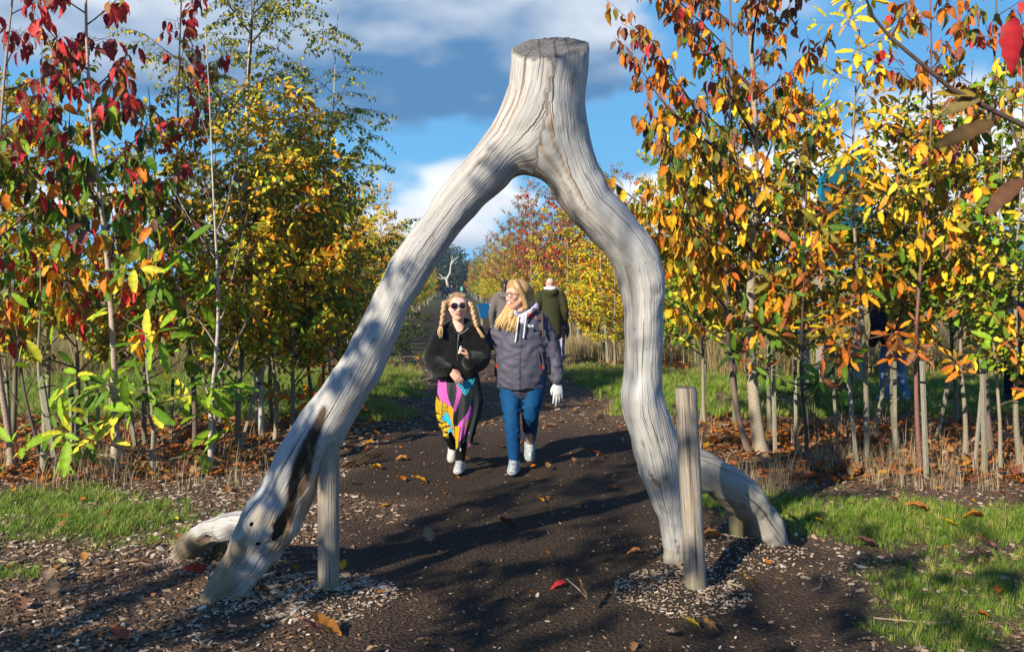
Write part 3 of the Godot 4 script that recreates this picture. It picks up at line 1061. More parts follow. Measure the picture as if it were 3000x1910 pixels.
# ---------------------------------------------------------------- leaves
# A leaf of length 1 along +y, stalk below the origin, upper face towards +z.
func leaf_mesh(shape: String, variant: int, col: Color, fine: bool) -> ArrayMesh:
	var key := "%s %d %s %s" % [shape, variant, col.to_html(), fine]
	if leaf_cache.has(key): return leaf_cache[key]
	var r := RandomNumberGenerator.new()
	r.seed = variant * 77 + shape.length()
	var m := pen()
	var n := 9 if fine else 4
	var widths := {"cherry": 0.24, "chestnut": 0.155, "birch": 0.36, "small": 0.3, "oak": 0.3, "litter": 0.3}
	var w0: float = widths[shape]
	var curl := r.randf_range(0.05, 0.4)
	var fold := r.randf_range(0.1, 0.55)
	var side := r.randf_range(-0.2, 0.2)
	var twist := r.randf_range(-0.5, 0.5)
	if shape == "chestnut": twist *= 0.4
	if shape == "litter":
		curl = r.randf_range(-0.4, 0.5)
		fold = r.randf_range(0.3, 1.0)
	var rows := []
	for k in n + 1:
		var t := float(k) / n
		var w := 0.0
		match shape:
			"cherry", "litter": w = pow(sin(PI * pow(t, 0.8)), 0.85)
			"chestnut": w = pow(sin(PI * pow(t, 0.9)), 0.7)
			"birch": w = sin(PI * pow(t, 0.55))
			"small": w = pow(sin(PI * pow(t, 0.75)), 0.7)
			"oak": w = pow(sin(PI * pow(t, 1.25)), 0.7) * (1.0 + (0.28 * (1 if k % 2 else -1)))
		w *= w0
		if k == n: w = 0.0
		var jag := 1.0
		if fine and shape in ["chestnut", "cherry", "litter"] and k > 0 and k < n: jag = 1.0 + (0.1 if k % 2 else -0.07) + r.randf_range(-0.05, 0.05)
		var mid := Vector3(side * t * t, t, -curl * t * t)
		var tw := twist * t
		var l := Vector3(-cos(tw), 0, sin(tw)) * w * jag
		var rr := Vector3(cos(tw), 0, -sin(tw)) * w * (2.0 - jag)
		l.z += w * fold
		rr.z += w * fold
		var wave := 0.012 * sin(t * 17.0 + variant) if shape == "chestnut" else 0.05 * sin(t * 17.0 + variant) if shape == "litter" else 0.02 * sin(t * 14.0 + variant)
		rows.append([mid + l + Vector3(0, 0.03, wave), mid, mid + rr + Vector3(0, 0.03, -wave)])
	var nrm := []
	for k in n + 1:
		var dy: Vector3 = rows[mini(k + 1, n)][1] - rows[maxi(k - 1, 0)][1]
		for s in 3:
			var e: Vector3 = (rows[k][1] - rows[k][0]) if s == 0 else (rows[k][2] - rows[k][1]) if s == 2 else (rows[k][2] - rows[k][0])
			if e.length() < 1e-5: e = Vector3.RIGHT
			nrm.append(e.cross(dy).normalized())
	var edge_brown := r.randf_range(0.0, 0.5)
	for k in n + 1:
		for s in 3:
			m.v.append(rows[k][s])
			m.n.append(nrm[k * 3 + s])
			var tone := 1.0 + (0.22 if s == 1 else -0.05) + r.randf_range(-0.14, 0.14)
			if k % 2: tone *= 0.8
			var c := Color(col.r * tone, col.g * tone, col.b * tone)
			if s != 1: c = c.lerp(Color(col.r * 0.8, col.g * 0.5, col.b * 0.4), edge_brown * r.randf())
			m.c.append(c)
	for k in n:
		for s in 2:
			var o := k * 3 + s
			m.i.append_array(PackedInt32Array([o, o + 3, o + 1, o + 1, o + 3, o + 4]))
	# stalk
	var k0: int = m.v.size()
	for q in [Vector3(-0.012, 0.02, 0), Vector3(0.012, 0.02, 0), Vector3(0.0, -0.22, -0.05)]:
		m.v.append(q); m.n.append(Vector3.BACK); m.c.append(Color(col.r * 0.6 + 0.03, col.g * 0.4, col.b * 0.4))
	m.i.append_array(PackedInt32Array([k0, k0 + 1, k0 + 2]))
	var out := bake(m, mats.dull_leaf if shape == "litter" else mats.leaf)
	leaf_cache[key] = out
	return out

# ---------------------------------------------------------------- trees
const RED := Color(0.55, 0.04, 0.04)
const CRIMSON := Color(0.33, 0.03, 0.035)
const MAROON := Color(0.22, 0.075, 0.055)
const ORANGE := Color(0.66, 0.19, 0.015)
const RUST := Color(0.42, 0.13, 0.03)
const AMBER := Color(0.7, 0.33, 0.015)
const YELLOW := Color(0.74, 0.52, 0.025)
const LEMON := Color(0.56, 0.54, 0.04)
const OLIVE := Color(0.23, 0.2, 0.025)
const LIME := Color(0.24, 0.4, 0.022)
const GREEN := Color(0.1, 0.2, 0.016)
const DEEP := Color(0.032, 0.068, 0.012)
const BROWN := Color(0.28, 0.13, 0.05)

func pick(list: Array) -> Color:         # list of [colour, weight]
	var sum := 0.0
	for e in list: sum += e[1]
	var v := rng.randf() * sum
	for e in list:
		v -= e[1]
		if v <= 0.0: return e[0]
	return list[0][0]

func blend_bands(bands: Array, t: float) -> Color:     # bands: [height fraction, list]
	var k := 0
	while k < bands.size() - 1 and t + rng.randf_range(-0.12, 0.12) > bands[k][0]: k += 1
	return pick(bands[k][1])

func frame_for(dir: Vector3, up: Vector3, roll: float) -> Basis:    # y along dir, z as near up as it goes
	var y := dir.normalized()
	var x := y.cross(up)
	if x.length() < 0.05: x = y.cross(Vector3.RIGHT)
	x = x.normalized()
	return Basis(x, y, x.cross(y)) * Basis(Vector3.UP, roll)

# o: kind of leaf and habit; see near_trees
func tree(called: String, base: Vector3, o: Dictionary, seed_: int) -> Node3D:
	rng.seed = seed_
	var root := thing(called, base, o.get("label", ""), "tree", o.get("group", "young trees of the plantation"))
	var h: float = o.h
	var r0: float = o.get("r", 0.03)
	var col: Color = o.get("bark", Color(0.2, 0.165, 0.125))
	var lean: Vector3 = o.get("lean", Vector3.ZERO)
	var shape: String = o.leaf
	var size: float = o.size
	var whole: bool = o.get("whole", false)       # far trees: all branches in one part
	# stem
	var stem := PackedVector3Array()
	var srad := PackedFloat32Array()
	var n := 14
	var ph := rng.randf() * 9.0
	for k in n + 1:
		var t := float(k) / n
		stem.append(lean * pow(t, 1.2) * h + Vector3(sin(t * 6.0 + ph) * 0.02 * h + sin(t * 15.0 + ph * 3.0) * 0.012, t * h - 0.05, cos(t * 5.0 + ph * 2.0) * 0.018 * h) * (0.3 + t) + Vector3(o.get("kink", 0.0) * sin(t * PI), 0, 0))
		srad.append(maxf(r0 * pow(1.0 - t * 0.93, 0.9) * (1.0 + 0.35 * exp(-t * 30.0)), 0.004))
	var tm := pen()
	tube(tm, stem, srad, o.get("sides", 10), col, 0.3)
	piece("trunk", bake(tm), mats.bark, root)
	# branches
	var nb: int = o.branches
	var from: float = o.from
	var spots := []
	var wood := pen()
	var twig_col: Color = o.get("twig", Color(0.12, 0.075, 0.055))
	for b in nb:
		var u := (b + rng.randf_range(0.1, 0.9)) / nb
		var t := lerpf(from, 0.97, u)
		var kf := t * n
		var k := mini(int(kf), n - 1)
		var p0: Vector3 = stem[k].lerp(stem[k + 1], kf - k)
		var az := b * 2.39996 + rng.randf_range(-0.5, 0.5) + ph
		var bm := wood if whole else pen()
		var rise: float = o.rise + rng.randf_range(-0.2, 0.2)
		var len: float = o.reach * (1.0 - pow(u, 1.6) * o.get("taper", 0.72)) * rng.randf_range(0.65, 1.15) * (0.75 + 0.25 * minf(u * 4.0, 1.0))
		var out := Vector3(cos(az), 0, sin(az))
		if o.has("bias"): len *= 1.0 + 0.6 * out.dot(o.bias)
		var dir := (out * cos(rise) + Vector3.UP * sin(rise)).normalized()
		var pts := PackedVector3Array()
		var rad := PackedFloat32Array()
		var br := minf(srad[k] * 0.62, 0.0045 + len * 0.007)
		var p := p0
		var nseg := 6
		for s in nseg + 1:
			pts.append(p)
			rad.append(maxf(br * (1.0 - 0.8 * s / nseg), 0.0016))
			dir = (dir + Vector3.UP * o.bend * 0.22 + Vector3(rng.randf_range(-1, 1), rng.randf_range(-1, 1), rng.randf_range(-1, 1)) * 0.1).normalized()
			p += dir * len / nseg
		tube(bm, pts, rad, 4 if whole else 5, twig_col, 0.15, false)
		# twigs
		var nt: int = maxi(1, int(round(o.twigs * len)))
		for w in nt:
			var tt := lerpf(0.22, 1.0, (w + rng.randf()) / nt)
			var kk := mini(int(tt * nseg), nseg - 1)
			var q0: Vector3 = pts[kk].lerp(pts[kk + 1], tt * nseg - kk)
			var bd := (pts[kk + 1] - pts[kk]).normalized()
			var side := bd.cross(Vector3.UP).normalized() * (1 if w % 2 else -1)
			var td: Vector3 = (bd * 0.6 + side * rng.randf_range(0.4, 1.1) + Vector3.UP * rng.randf_range(-0.3, 0.5) + Vector3.UP * o.get("hang", 0.0)).normalized()
			if tt > 0.93: td = bd
			var tl: float = o.twig_len * rng.randf_range(0.5, 1.2)
			var tp := PackedVector3Array([q0])
			var tr := PackedFloat32Array([0.003])
			var q := q0
			for s in 3:
				td = (td + Vector3.UP * o.get("hang", 0.0) * 0.5 + Vector3(rng.randf_range(-1, 1), rng.randf_range(-1, 1), rng.randf_range(-1, 1)) * 0.12).normalized()
				q += td * tl / 3
				tp.append(q)
				tr.append(0.0026 - s * 0.0006)
			if o.get("draw_twigs", true): tube(bm, tp, tr, 3, twig_col, 0.0, false)
			var nl: int = int(o.leaves * rng.randf_range(0.6, 1.4) + rng.randf())
			for l in nl:
				var lt := (l + rng.randf()) / nl
				if o.has("cluster"): lt = pow(lt, o.cluster)
				else: lt = pow(lt, 0.7)
				var ks := mini(int(lt * 3), 2)
				var lp: Vector3 = tp[ks].lerp(tp[ks + 1], lt * 3 - ks)
				var tdir := (tp[ks + 1] - tp[ks]).normalized()
				var ang := l * 2.4 + w * 1.3
				var rad_dir := frame_for(tdir, Vector3.UP, ang).z
				var ld: Vector3
				var up := Vector3.UP
				match shape:
					"cherry", "litter":
						ld = rad_dir * 0.5 + tdir * 0.2 + Vector3.DOWN * rng.randf_range(0.5, 1.4)
						up = Vector3(rad_dir.x, 0.5, rad_dir.z) + Vector3(rng.randf_range(-0.8, 0.8), 0, rng.randf_range(-0.8, 0.8))
					"chestnut":
						ld = rad_dir * 0.9 + tdir * 0.5 + Vector3.DOWN * rng.randf_range(-0.1, 0.55)
						up = Vector3.UP * 0.7 + Vector3(-0.4, 0, 0.75) + Vector3(rng.randf_range(-0.5, 0.5), 0, rng.randf_range(-0.5, 0.5))
					"birch":
						ld = rad_dir * 0.6 + Vector3.DOWN * rng.randf_range(0.3, 1.2)
						up = Vector3(rng.randf_range(-1, 1), 0.6, rng.randf_range(-1, 1))
					_:
						ld = rad_dir + tdir * 0.5 + Vector3.DOWN * rng.randf_range(-0.3, 0.7)
						up = Vector3(rng.randf_range(-0.9, 0.9) - 0.3, 0.9, rng.randf_range(-0.9, 0.9) + 0.5)
				var s2: float = size * rng.randf_range(0.5, 1.22)
				var bs := frame_for(ld, up, rng.randf_range(-0.35, 0.35)).scaled(Vector3.ONE * s2)
				lp += ld.normalized() * s2 * 0.2
				if lp.y < 0.04: continue
				spots.append([Transform3D(bs, lp), clampf(lp.y / h, 0.0, 1.0), s2])
		if not whole: piece("branch", bake(bm), mats.bark, root)
	if whole: piece("branches", bake(wood), mats.bark, root)
	# leaves: those that show largest one by one, the rest as one mass
	var singles: int = o.get("singles", 0)
	if singles:
		var cam := -base + Vector3(0, EYE, 0)
		for s in spots: s.append((s[0].origin - cam).length() / s[2])
		spots.sort_custom(func(a, b): return a[3] < b[3])
	var placed := []
	var tints := []
	for k in spots.size():
		var c: Color = blend_bands(o.bands, spots[k][1])
		if k < singles:
			piece("leaf", leaf_mesh(shape, rng.randi() % 3, c, true), null, root).transform = spots[k][0]
		else:
			placed.append(spots[k][0])
			var j := rng.randf_range(0.72, 1.22)
			tints.append(Color(c.r * j * rng.randf_range(0.85, 1.15), c.g * j * rng.randf_range(0.88, 1.12), c.b * j))
	if placed.size():
		# three leaf forms share the mass
		for f in 2:
			var pa := []
			var ta := []
			for k in placed.size():
				if k % 2 == f:
					pa.append(placed[k]); ta.append(tints[k])
			if pa.size(): many("foliage", leaf_mesh(shape, 10 + f, Color.WHITE, o.get("fine", false)), pa, ta, root)
	return root

const HABIT := {
	"cherry": {"leaf": "cherry", "size": 0.13, "branches": 26, "from": 0.34, "rise": 0.65, "reach": 1.3, "bend": 0.2, "twigs": 10.0, "twig_len": 0.22, "leaves": 5.6, "cluster": 0.6, "bark": Color(0.2, 0.14, 0.115), "twig": Color(0.1, 0.05, 0.042), "fine": true},
	"chestnut": {"leaf": "chestnut", "size": 0.19, "branches": 18, "from": 0.16, "rise": 0.35, "reach": 1.0, "bend": 0.12, "twigs": 7.0, "twig_len": 0.22, "leaves": 6.5, "cluster": 0.7, "bark": Color(0.36, 0.32, 0.23), "twig": Color(0.17, 0.13, 0.08), "fine": true},
	"birch": {"leaf": "birch", "size": 0.048, "branches": 30, "from": 0.25, "rise": 0.75, "reach": 1.45, "bend": -0.05, "twigs": 21.0, "twig_len": 0.45, "leaves": 14.0, "hang": -0.45, "bark": Color(0.62, 0.56, 0.48), "twig": Color(0.09, 0.055, 0.05)},
	"small": {"leaf": "small", "size": 0.078, "branches": 23, "from": 0.36, "rise": 0.6, "reach": 1.05, "bend": 0.1, "twigs": 14.0, "twig_len": 0.26, "leaves": 12.5, "bark": Color(0.2, 0.175, 0.125), "twig": Color(0.07, 0.055, 0.045)},
	"oak": {"leaf": "oak", "size": 0.09, "branches": 18, "from": 0.36, "rise": 0.5, "reach": 0.95, "bend": 0.1, "twigs": 11.0, "twig_len": 0.22, "leaves": 11.0, "cluster": 0.6, "bark": Color(0.33, 0.29, 0.21), "twig": Color(0.11, 0.09, 0.065)},
	"bare": {"leaf": "birch", "size": 0.04, "branches": 11, "from": 0.3, "rise": 1.0, "reach": 1.25, "bend": 0.1, "twigs": 2.5, "twig_len": 0.4, "leaves": 0.0, "bark": Color(0.6, 0.53, 0.47), "twig": Color(0.36, 0.26, 0.23)}}

func plant(called: String, px: float, d: float, habit: String, over: Dictionary, seed_: int) -> Node3D:
	var o: Dictionary = HABIT[habit].duplicate()
	o.merge(over, true)
	return tree(called, foot(px, d), o, seed_)

func near_trees() -> void:
	var red_top := [[0.42, [[ORANGE, 2], [AMBER, 2], [YELLOW, 1], [RED, 1.5], [GREEN, 1]]], [0.7, [[GREEN, 3.5], [DEEP, 1.6], [LIME, 1.2], [OLIVE, 2], [MAROON, 1], [ORANGE, 0.8], [RED, 0.5]]], [9.0, [[RED, 4], [CRIMSON, 3], [MAROON, 2.5], [RUST, 1.5], [OLIVE, 1]]]]
	var fire := [[0.4, [[AMBER, 3], [YELLOW, 2], [ORANGE, 1.5], [GREEN, 0.7]]], [0.68, [[AMBER, 3], [YELLOW, 2.5], [OLIVE, 2], [GREEN, 1.5], [DEEP, 1.5], [ORANGE, 1], [BROWN, 1]]], [9.0, [[RUST, 3], [ORANGE, 2.5], [MAROON, 1.6], [BROWN, 2], [OLIVE, 1.5], [AMBER, 1], [RED, 0.8]]]]
	var lime := [[0.3, [[LIME, 4], [GREEN, 2], [LEMON, 1]]], [9.0, [[LIME, 4], [GREEN, 3], [LEMON, 1], [AMBER, 0.3]]]]
	var honey := [[0.35, [[RUST, 2], [ORANGE, 2], [AMBER, 2], [BROWN, 1]]], [0.6, [[AMBER, 3], [YELLOW, 2], [LIME, 1], [OLIVE, 1.5], [RUST, 1.3]]], [9.0, [[YELLOW, 4], [LEMON, 2.5], [AMBER, 2]]]]
	var hazel := [[0.6, [[LEMON, 3], [LIME, 3.4], [YELLOW, 2.5], [OLIVE, 1.4], [AMBER, 0.8]]], [9.0, [[AMBER, 2], [LEMON, 2.5], [OLIVE, 2], [YELLOW, 2.4], [LIME, 1.6], [GREEN, 1]]]]
	var gold := [[0.6, [[YELLOW, 3], [OLIVE, 1.5], [LEMON, 3], [AMBER, 1.2], [LIME, 2.4], [GREEN, 1]]], [9.0, [[AMBER, 2.5], [YELLOW, 2.5], [LEMON, 2], [OLIVE, 2], [ORANGE, 1.2], [GREEN, 1]]]]
	var wood_green := [[9.0, [[LIME, 2.5], [GREEN, 3], [OLIVE, 1.5], [LEMON, 1.2], [YELLOW, 0.7]]]]
	var birchy := [[9.0, [[Color(0.28, 0.31, 0.06), 4], [Color(0.42, 0.43, 0.12), 3], [YELLOW, 1.3], [GREEN, 1.6], [LEMON, 1.5]]]]
	# --- left bed
	plant("cherry_tree", 335, 7.72, "cherry", {"h": 4.5, "r": 0.04, "lean": Vector3(-0.045, 0, 0.01), "bands": red_top, "singles": 300, "branches": 30, "reach": 1.05, "size": 0.15, "bark": Color(0.58, 0.45, 0.36), "label": "tall cherry with red top and green middle on a pale peeling trunk at left"}, 101)
	plant("cherry_tree", 20, 7.8, "cherry", {"h": 4.2, "r": 0.034, "lean": Vector3(-0.01, 0, 0), "bands": red_top, "singles": 220, "reach": 0.95, "bark": Color(0.48, 0.36, 0.29), "label": "red-leaved cherry cut by the left edge, tied to a dark stake"}, 102)
	plant("cherry_tree", 560, 8.9, "cherry", {"h": 4.45, "r": 0.03, "lean": Vector3(-0.02, 0, 0), "bands": red_top, "singles": 80, "reach": 0.8, "from": 0.5, "branches": 14, "label": "slender cherry with crimson tips between the tall red cherry and the birch"}, 103)
	plant("birch_tree", 748, 10.0, "birch", {"h": 6.2, "r": 0.05, "bands": birchy, "branches": 46, "reach": 1.75, "label": "tall silver birch with a white stem and fine yellow-green leaves"}, 104)
	plant("chestnut_tree", 440, 7.5, "chestnut", {"h": 1.75, "r": 0.024, "bands": lime, "singles": 300, "branches": 14, "from": 0.12, "reach": 0.85, "size": 0.26, "twigs": 4.8, "leaves": 5.0, "label": "low bright green sweet chestnut in front of the bare white sapling"}, 105)
	plant("chestnut_tree", 122, 7.6, "chestnut", {"h": 1.5, "r": 0.036, "bands": lime, "singles": 120, "branches": 8, "from": 0.1, "reach": 0.5, "size": 0.2, "twigs": 5.0, "leaves": 4.5, "label": "small green sweet chestnut beside the leaning stake at far left"}, 106)
	plant("bare_sapling", 620, 7.82, "bare", {"h": 3.0, "r": 0.026, "bands": hazel, "lean": Vector3(0.0, 0, 0), "label": "bare sapling with thin whitish branches in the left bed"}, 107)
	plant("slanting_sapling", 150, 7.75, "bare", {"h": 2.0, "r": 0.02, "bands": hazel, "lean": Vector3(-0.3, 0, 0.0), "branches": 5, "bark": Color(0.15, 0.11, 0.085), "twig": Color(0.13, 0.09, 0.07), "label": "thin dark sapling slanting left out of the far left stake"}, 108)
	var ls := [[215, 8.5, 3.1, "small", hazel, "slim pale-stemmed hazel behind the red cherry trunk"], [430, 8.8, 2.8, "small", gold, "golden-brown hornbeam right behind the red cherry"], [700, 8.7, 2.6, "small", hazel, "yellow-leaved hazel on two dark stems left of the birch"],
		[850, 9.0, 2.65, "small", gold, "dense amber hornbeam on dark stems beside the left limb of the arch"], [905, 9.9, 2.8, "small", hazel, "yellow-green hornbeam at the walk-side corner of the left bed"], [30, 9.3, 3.2, "small", hazel, "yellow hazel behind the cherry at the left edge"],
		[640, 10.3, 3.2, "small", birchy, "olive-green bush-like tree under the birch"], [800, 10.4, 3.2, "small", hazel, "leafy yellow-green tree right behind the birch stem"], [130, 9.9, 3.6, "oak", hazel, "oak with yellowing lobed leaves deep in the left bed"], [940, 10.6, 2.9, "small", gold, "bronze hornbeam overhanging the walk from the left bed"]]
	for k in ls.size():
		plant("hornbeam_tree" if ls[k][3] == "small" else "oak_tree", ls[k][0], ls[k][1], ls[k][3], {"h": ls[k][2], "r": 0.026 + 0.004 * (k % 3), "bands": ls[k][4], "label": ls[k][5], "reach": 1.0 if ls[k][0] > 820 else 0.9}, 200 + k)
	plant("chestnut_tree", 960, 9.6, "chestnut", {"h": 2.6, "r": 0.022, "bands": honey, "singles": 60, "reach": 0.75, "size": 0.17, "branches": 14, "label": "amber-leaved sweet chestnut showing behind the left limb of the arch"}, 230)
	plant("chestnut_tree", 800, 9.2, "chestnut", {"h": 3.0, "r": 0.024, "bands": honey, "from": 0.45, "reach": 0.95, "size": 0.15, "leaves": 8.0, "branches": 20, "singles": 60, "label": "bronze-leaved sweet chestnut in the left bed between the birch and the arch"}, 233)
	plant("birch_tree", 985, 10.9, "birch", {"h": 3.9, "r": 0.03, "bands": birchy, "branches": 26, "reach": 1.2, "label": "shorter birch with drooping fine twigs at the walk side of the left bed"}, 232)
	plant("birch_sapling", 770, 9.4, "birch", {"h": 2.4, "r": 0.032, "bands": birchy, "branches": 10, "reach": 0.5, "bark": Color(0.6, 0.57, 0.5), "label": "young white-barked birch low among dark stems left of the arch"}, 231)
	# --- right bed
	plant("cherry_tree", 2240, 8.45, "cherry", {"taper": 0.4, "h": 5.0, "r": 0.066, "lean": Vector3(-0.062, 0, 0.0), "bands": fire, "singles": 300, "branches": 32, "reach": 1.6, "bark": Color(0.46, 0.39, 0.29), "bias": Vector3(-0.65, 0, 0.1), "label": "biggest cherry on the right with a thick pale trunk and orange hanging leaves"}, 301)
	plant("cherry_tree", 2200, 8.4, "cherry", {"taper": 0.4, "h": 4.6, "r": 0.032, "lean": Vector3(-0.07, 0, 0.02), "kink": -0.08, "bands": fire, "singles": 200, "branches": 20, "reach": 1.4, "bias": Vector3(-0.5, 0, 0.1), "bark": Color(0.24, 0.17, 0.13), "label": "cherry with a crooked thin stem just left of the thick pale trunk"}, 302)
	plant("cherry_tree", 2703, 7.75, "cherry", {"h": 4.35, "r": 0.024, "bands": fire, "singles": 220, "from": 0.45, "branches": 20, "reach": 0.75, "bark": Color(0.25, 0.12, 0.095), "label": "cherry on a thin red-brown stem with a knotted tie to its grey stake"}, 303)
	plant("cherry_tree", 2900, 8.6, "cherry", {"h": 4.9, "r": 0.03, "bands": [[0.6, [[AMBER, 2], [OLIVE, 2], [GREEN, 1.5], [RUST, 1]]], [9.0, [[RED, 2], [RUST, 2.5], [OLIVE, 2], [ORANGE, 1.5], [GREEN, 1]]]], "singles": 160, "from": 0.5, "branches": 20, "reach": 0.85, "label": "tall cherry near the right edge with red and olive leaves against the sky"}, 304)
	plant("chestnut_tree", 2530, 8.1, "chestnut", {"h": 3.75, "r": 0.03, "bands": honey, "singles": 300, "branches": 26, "from": 0.34, "reach": 0.9, "size": 0.15, "leaves": 8.0, "label": "yellow-topped sweet chestnut with a straight grey stem on the right"}, 305)
	plant("chestnut_tree", 2360, 8.0, "chestnut", {"h": 2.7, "r": 0.022, "bands": [[0.4, [[GREEN, 2], [DEEP, 1.5], [RUST, 1]]], [9.0, [[GREEN, 2], [OLIVE, 2], [AMBER, 2], [RUST, 1.5]]]], "singles": 200, "branches": 15, "from": 0.34, "reach": 0.8, "size": 0.16, "bark": Color(0.1, 0.08, 0.06), "label": "dark-stemmed sweet chestnut with green and bronze leaves right of the thick cherry"}, 306)
	plant("chestnut_tree", 2930, 7.75, "chestnut", {"h": 2.9, "r": 0.02, "bands": honey, "singles": 120, "branches": 13, "from": 0.3, "reach": 0.75, "size": 0.15, "label": "amber sweet chestnut at the right edge in front of the oaks"}, 307)
	var rs := [[2068, 10.1, 3.1, "oak", wood_green, "slim oak behind the right leg of the arch"], [2360, 9.3, 2.9, "small", gold, "brown-gold hornbeam behind the dark-stemmed chestnut"], [2622, 8.6, 2.7, "oak", wood_green, "green oak with lobed leaves in front of the navy hoodie"], [2828, 8.3, 2.9, "oak", hazel, "yellow-green oak on a ridged grey stem near the knotted stake"],
		[2984, 7.75, 2.9, "oak", wood_green, "oak with a pale stem cut by the right edge"], [2150, 10.3, 3.1, "small", hazel, "yellow hornbeam deep behind the thick cherry trunk"], [2700, 9.9, 2.9, "small", hazel, "lemon hornbeam behind the thin red-brown cherry"],
		[2260, 9.8, 3.0, "oak", hazel, "oak turning yellow behind the thick cherry trunk"], [2800, 10.4, 3.0, "small", gold, "tall hornbeam deep behind the knotted stake"]]
	for k in rs.size():
		plant("hornbeam_tree" if rs[k][3] == "small" else "oak_tree", rs[k][0], rs[k][1], rs[k][3], {"h": rs[k][2], "r": 0.026 + 0.004 * (k % 3), "bands": rs[k][4], "label": rs[k][5], "singles": 0, "from": 0.52 if rs[k][0] in [2622, 2700, 2460] else 0.38}, 400 + k)
	# --- the bough that reaches in from the right, close to the camera
	bough()

func bough() -> void:
	var base := Vector3(2.35, 0, -2.0)
	var root := thing("leaning_cherry", base, "dark twig with a few big leaves reaching down across the upper right corner", "tree")
	var m := pen()
	tube(m, PackedVector3Array([Vector3(0, -0.05, 0), Vector3(0.02, 1.0, 0.02), Vector3(-0.03, 1.9, 0), Vector3(-0.08, 2.9, 0.03)]), PackedFloat32Array([0.035, 0.028, 0.022, 0.01]), 8, Color(0.14, 0.1, 0.08), 0.2)
	piece("trunk", bake(m), mats.bark, root)
	var b := pen()
	var pts := PackedVector3Array([Vector3(-0.02, 1.55, 0), at(3120, 440, 2.02) - base, at(3000, 368, 2.0) - base, at(2900, 318, 1.98) - base, at(2790, 262, 1.96) - base, at(2700, 185, 1.95) - base, at(2610, 110, 1.94) - base, at(2560, 50, 1.93) - base, at(2525, -40, 1.92) - base])
	tube(b, pts, PackedFloat32Array([0.012, 0.0085, 0.0065, 0.006, 0.0055, 0.0045, 0.004, 0.0032, 0.002]), 7, Color(0.13, 0.085, 0.07), 0.2)
	tube(b, PackedVector3Array([at(2610, 110, 1.94) - base, at(2640, 60, 1.96) - base, at(2672, 25, 1.97) - base]), PackedFloat32Array([0.003, 0.0022, 0.0015]), 5, Color(0.1, 0.06, 0.05))
	tube(b, PackedVector3Array([at(2960, 350, 2.0) - base, at(2985, 430, 1.97) - base, at(3060, 500, 1.95) - base]), PackedFloat32Array([0.004, 0.003, 0.002]), 5, Color(0.1, 0.06, 0.05))
	piece("branch", bake(b), mats.bark, root)
	var spots := [[2970, 45, 2925, 205, Color(0.36, 0.02, 0.025), 1], [2868, 278, 2758, 268, Color(0.3, 0.22, 0.03), 2], [2880, 288, 2752, 312, Color(0.22, 0.17, 0.06), 1], [2920, 350, 2768, 426, Color(0.11, 0.07, 0.025), 2], [3010, 520, 2880, 600, Color(0.13, 0.06, 0.03), 1], [3005, 60, 2990, 160, Color(0.24, 0.08, 0.04), 0]]
	for k in spots.size():
		var a: Vector3 = at(spots[k][0], spots[k][1], 1.97) - base
		var e: Vector3 = at(spots[k][2], spots[k][3], 1.95) - base
		var l := a.distance_to(e)
		var bs := frame_for(e - a, Vector3(0.1, 0.5, 1.0) if k != 0 else Vector3(-0.6, 0.2, 1), 0.25).scaled(Vector3(0.62 if k == 0 else 1.0, 1.0, 1.0) * l)
		piece("leaf", leaf_mesh("chestnut" if k else "cherry", spots[k][5], spots[k][4], true), null, root).transform = Transform3D(bs, a)

func shade_trees() -> void:
	# the bed on the near side of the lane, left of and behind the camera: it throws the shade on the foreground
	var spots := [[-3.5, 0.4, 7.0], [-4.4, -0.5, 5.9], [-2.6, 1.6, 5.0], [-5.8, 0.9, 6.3], [-3.9, 2.4, 4.6], [-1.9, 3.0, 6.4], [-5.3, 2.6, 7.8], [-2.9, 4.4, 6.6], [-0.9, 4.4, 6.6], [-7.6, 2.0, 4.3], [-4.5, 4.6, 5.2], [0.3, 5.4, 6.6]]
	var bands := [[9.0, [[AMBER, 2], [OLIVE, 2], [GREEN, 2], [RUST, 1]]]]
	for k in spots.size():
		var o: Dictionary = HABIT["cherry" if k % 3 else "small"].duplicate()
		o.merge({"h": spots[k][2], "r": 0.035, "bands": bands, "whole": true, "fine": false, "draw_twigs": false, "sides": 7, "branches": 26 if k in [0, 1, 3] else 18, "leaves": 8.5 if k in [0, 1, 3] else 6.0, "from": 0.3, "group": "trees of the bed beside the camera", "label": "autumn tree in the bed left of the viewpoint that shades the near ground"}, true)
		tree("shade_tree", Vector3(spots[k][0], 0, spots[k][1]), o, 500 + k)

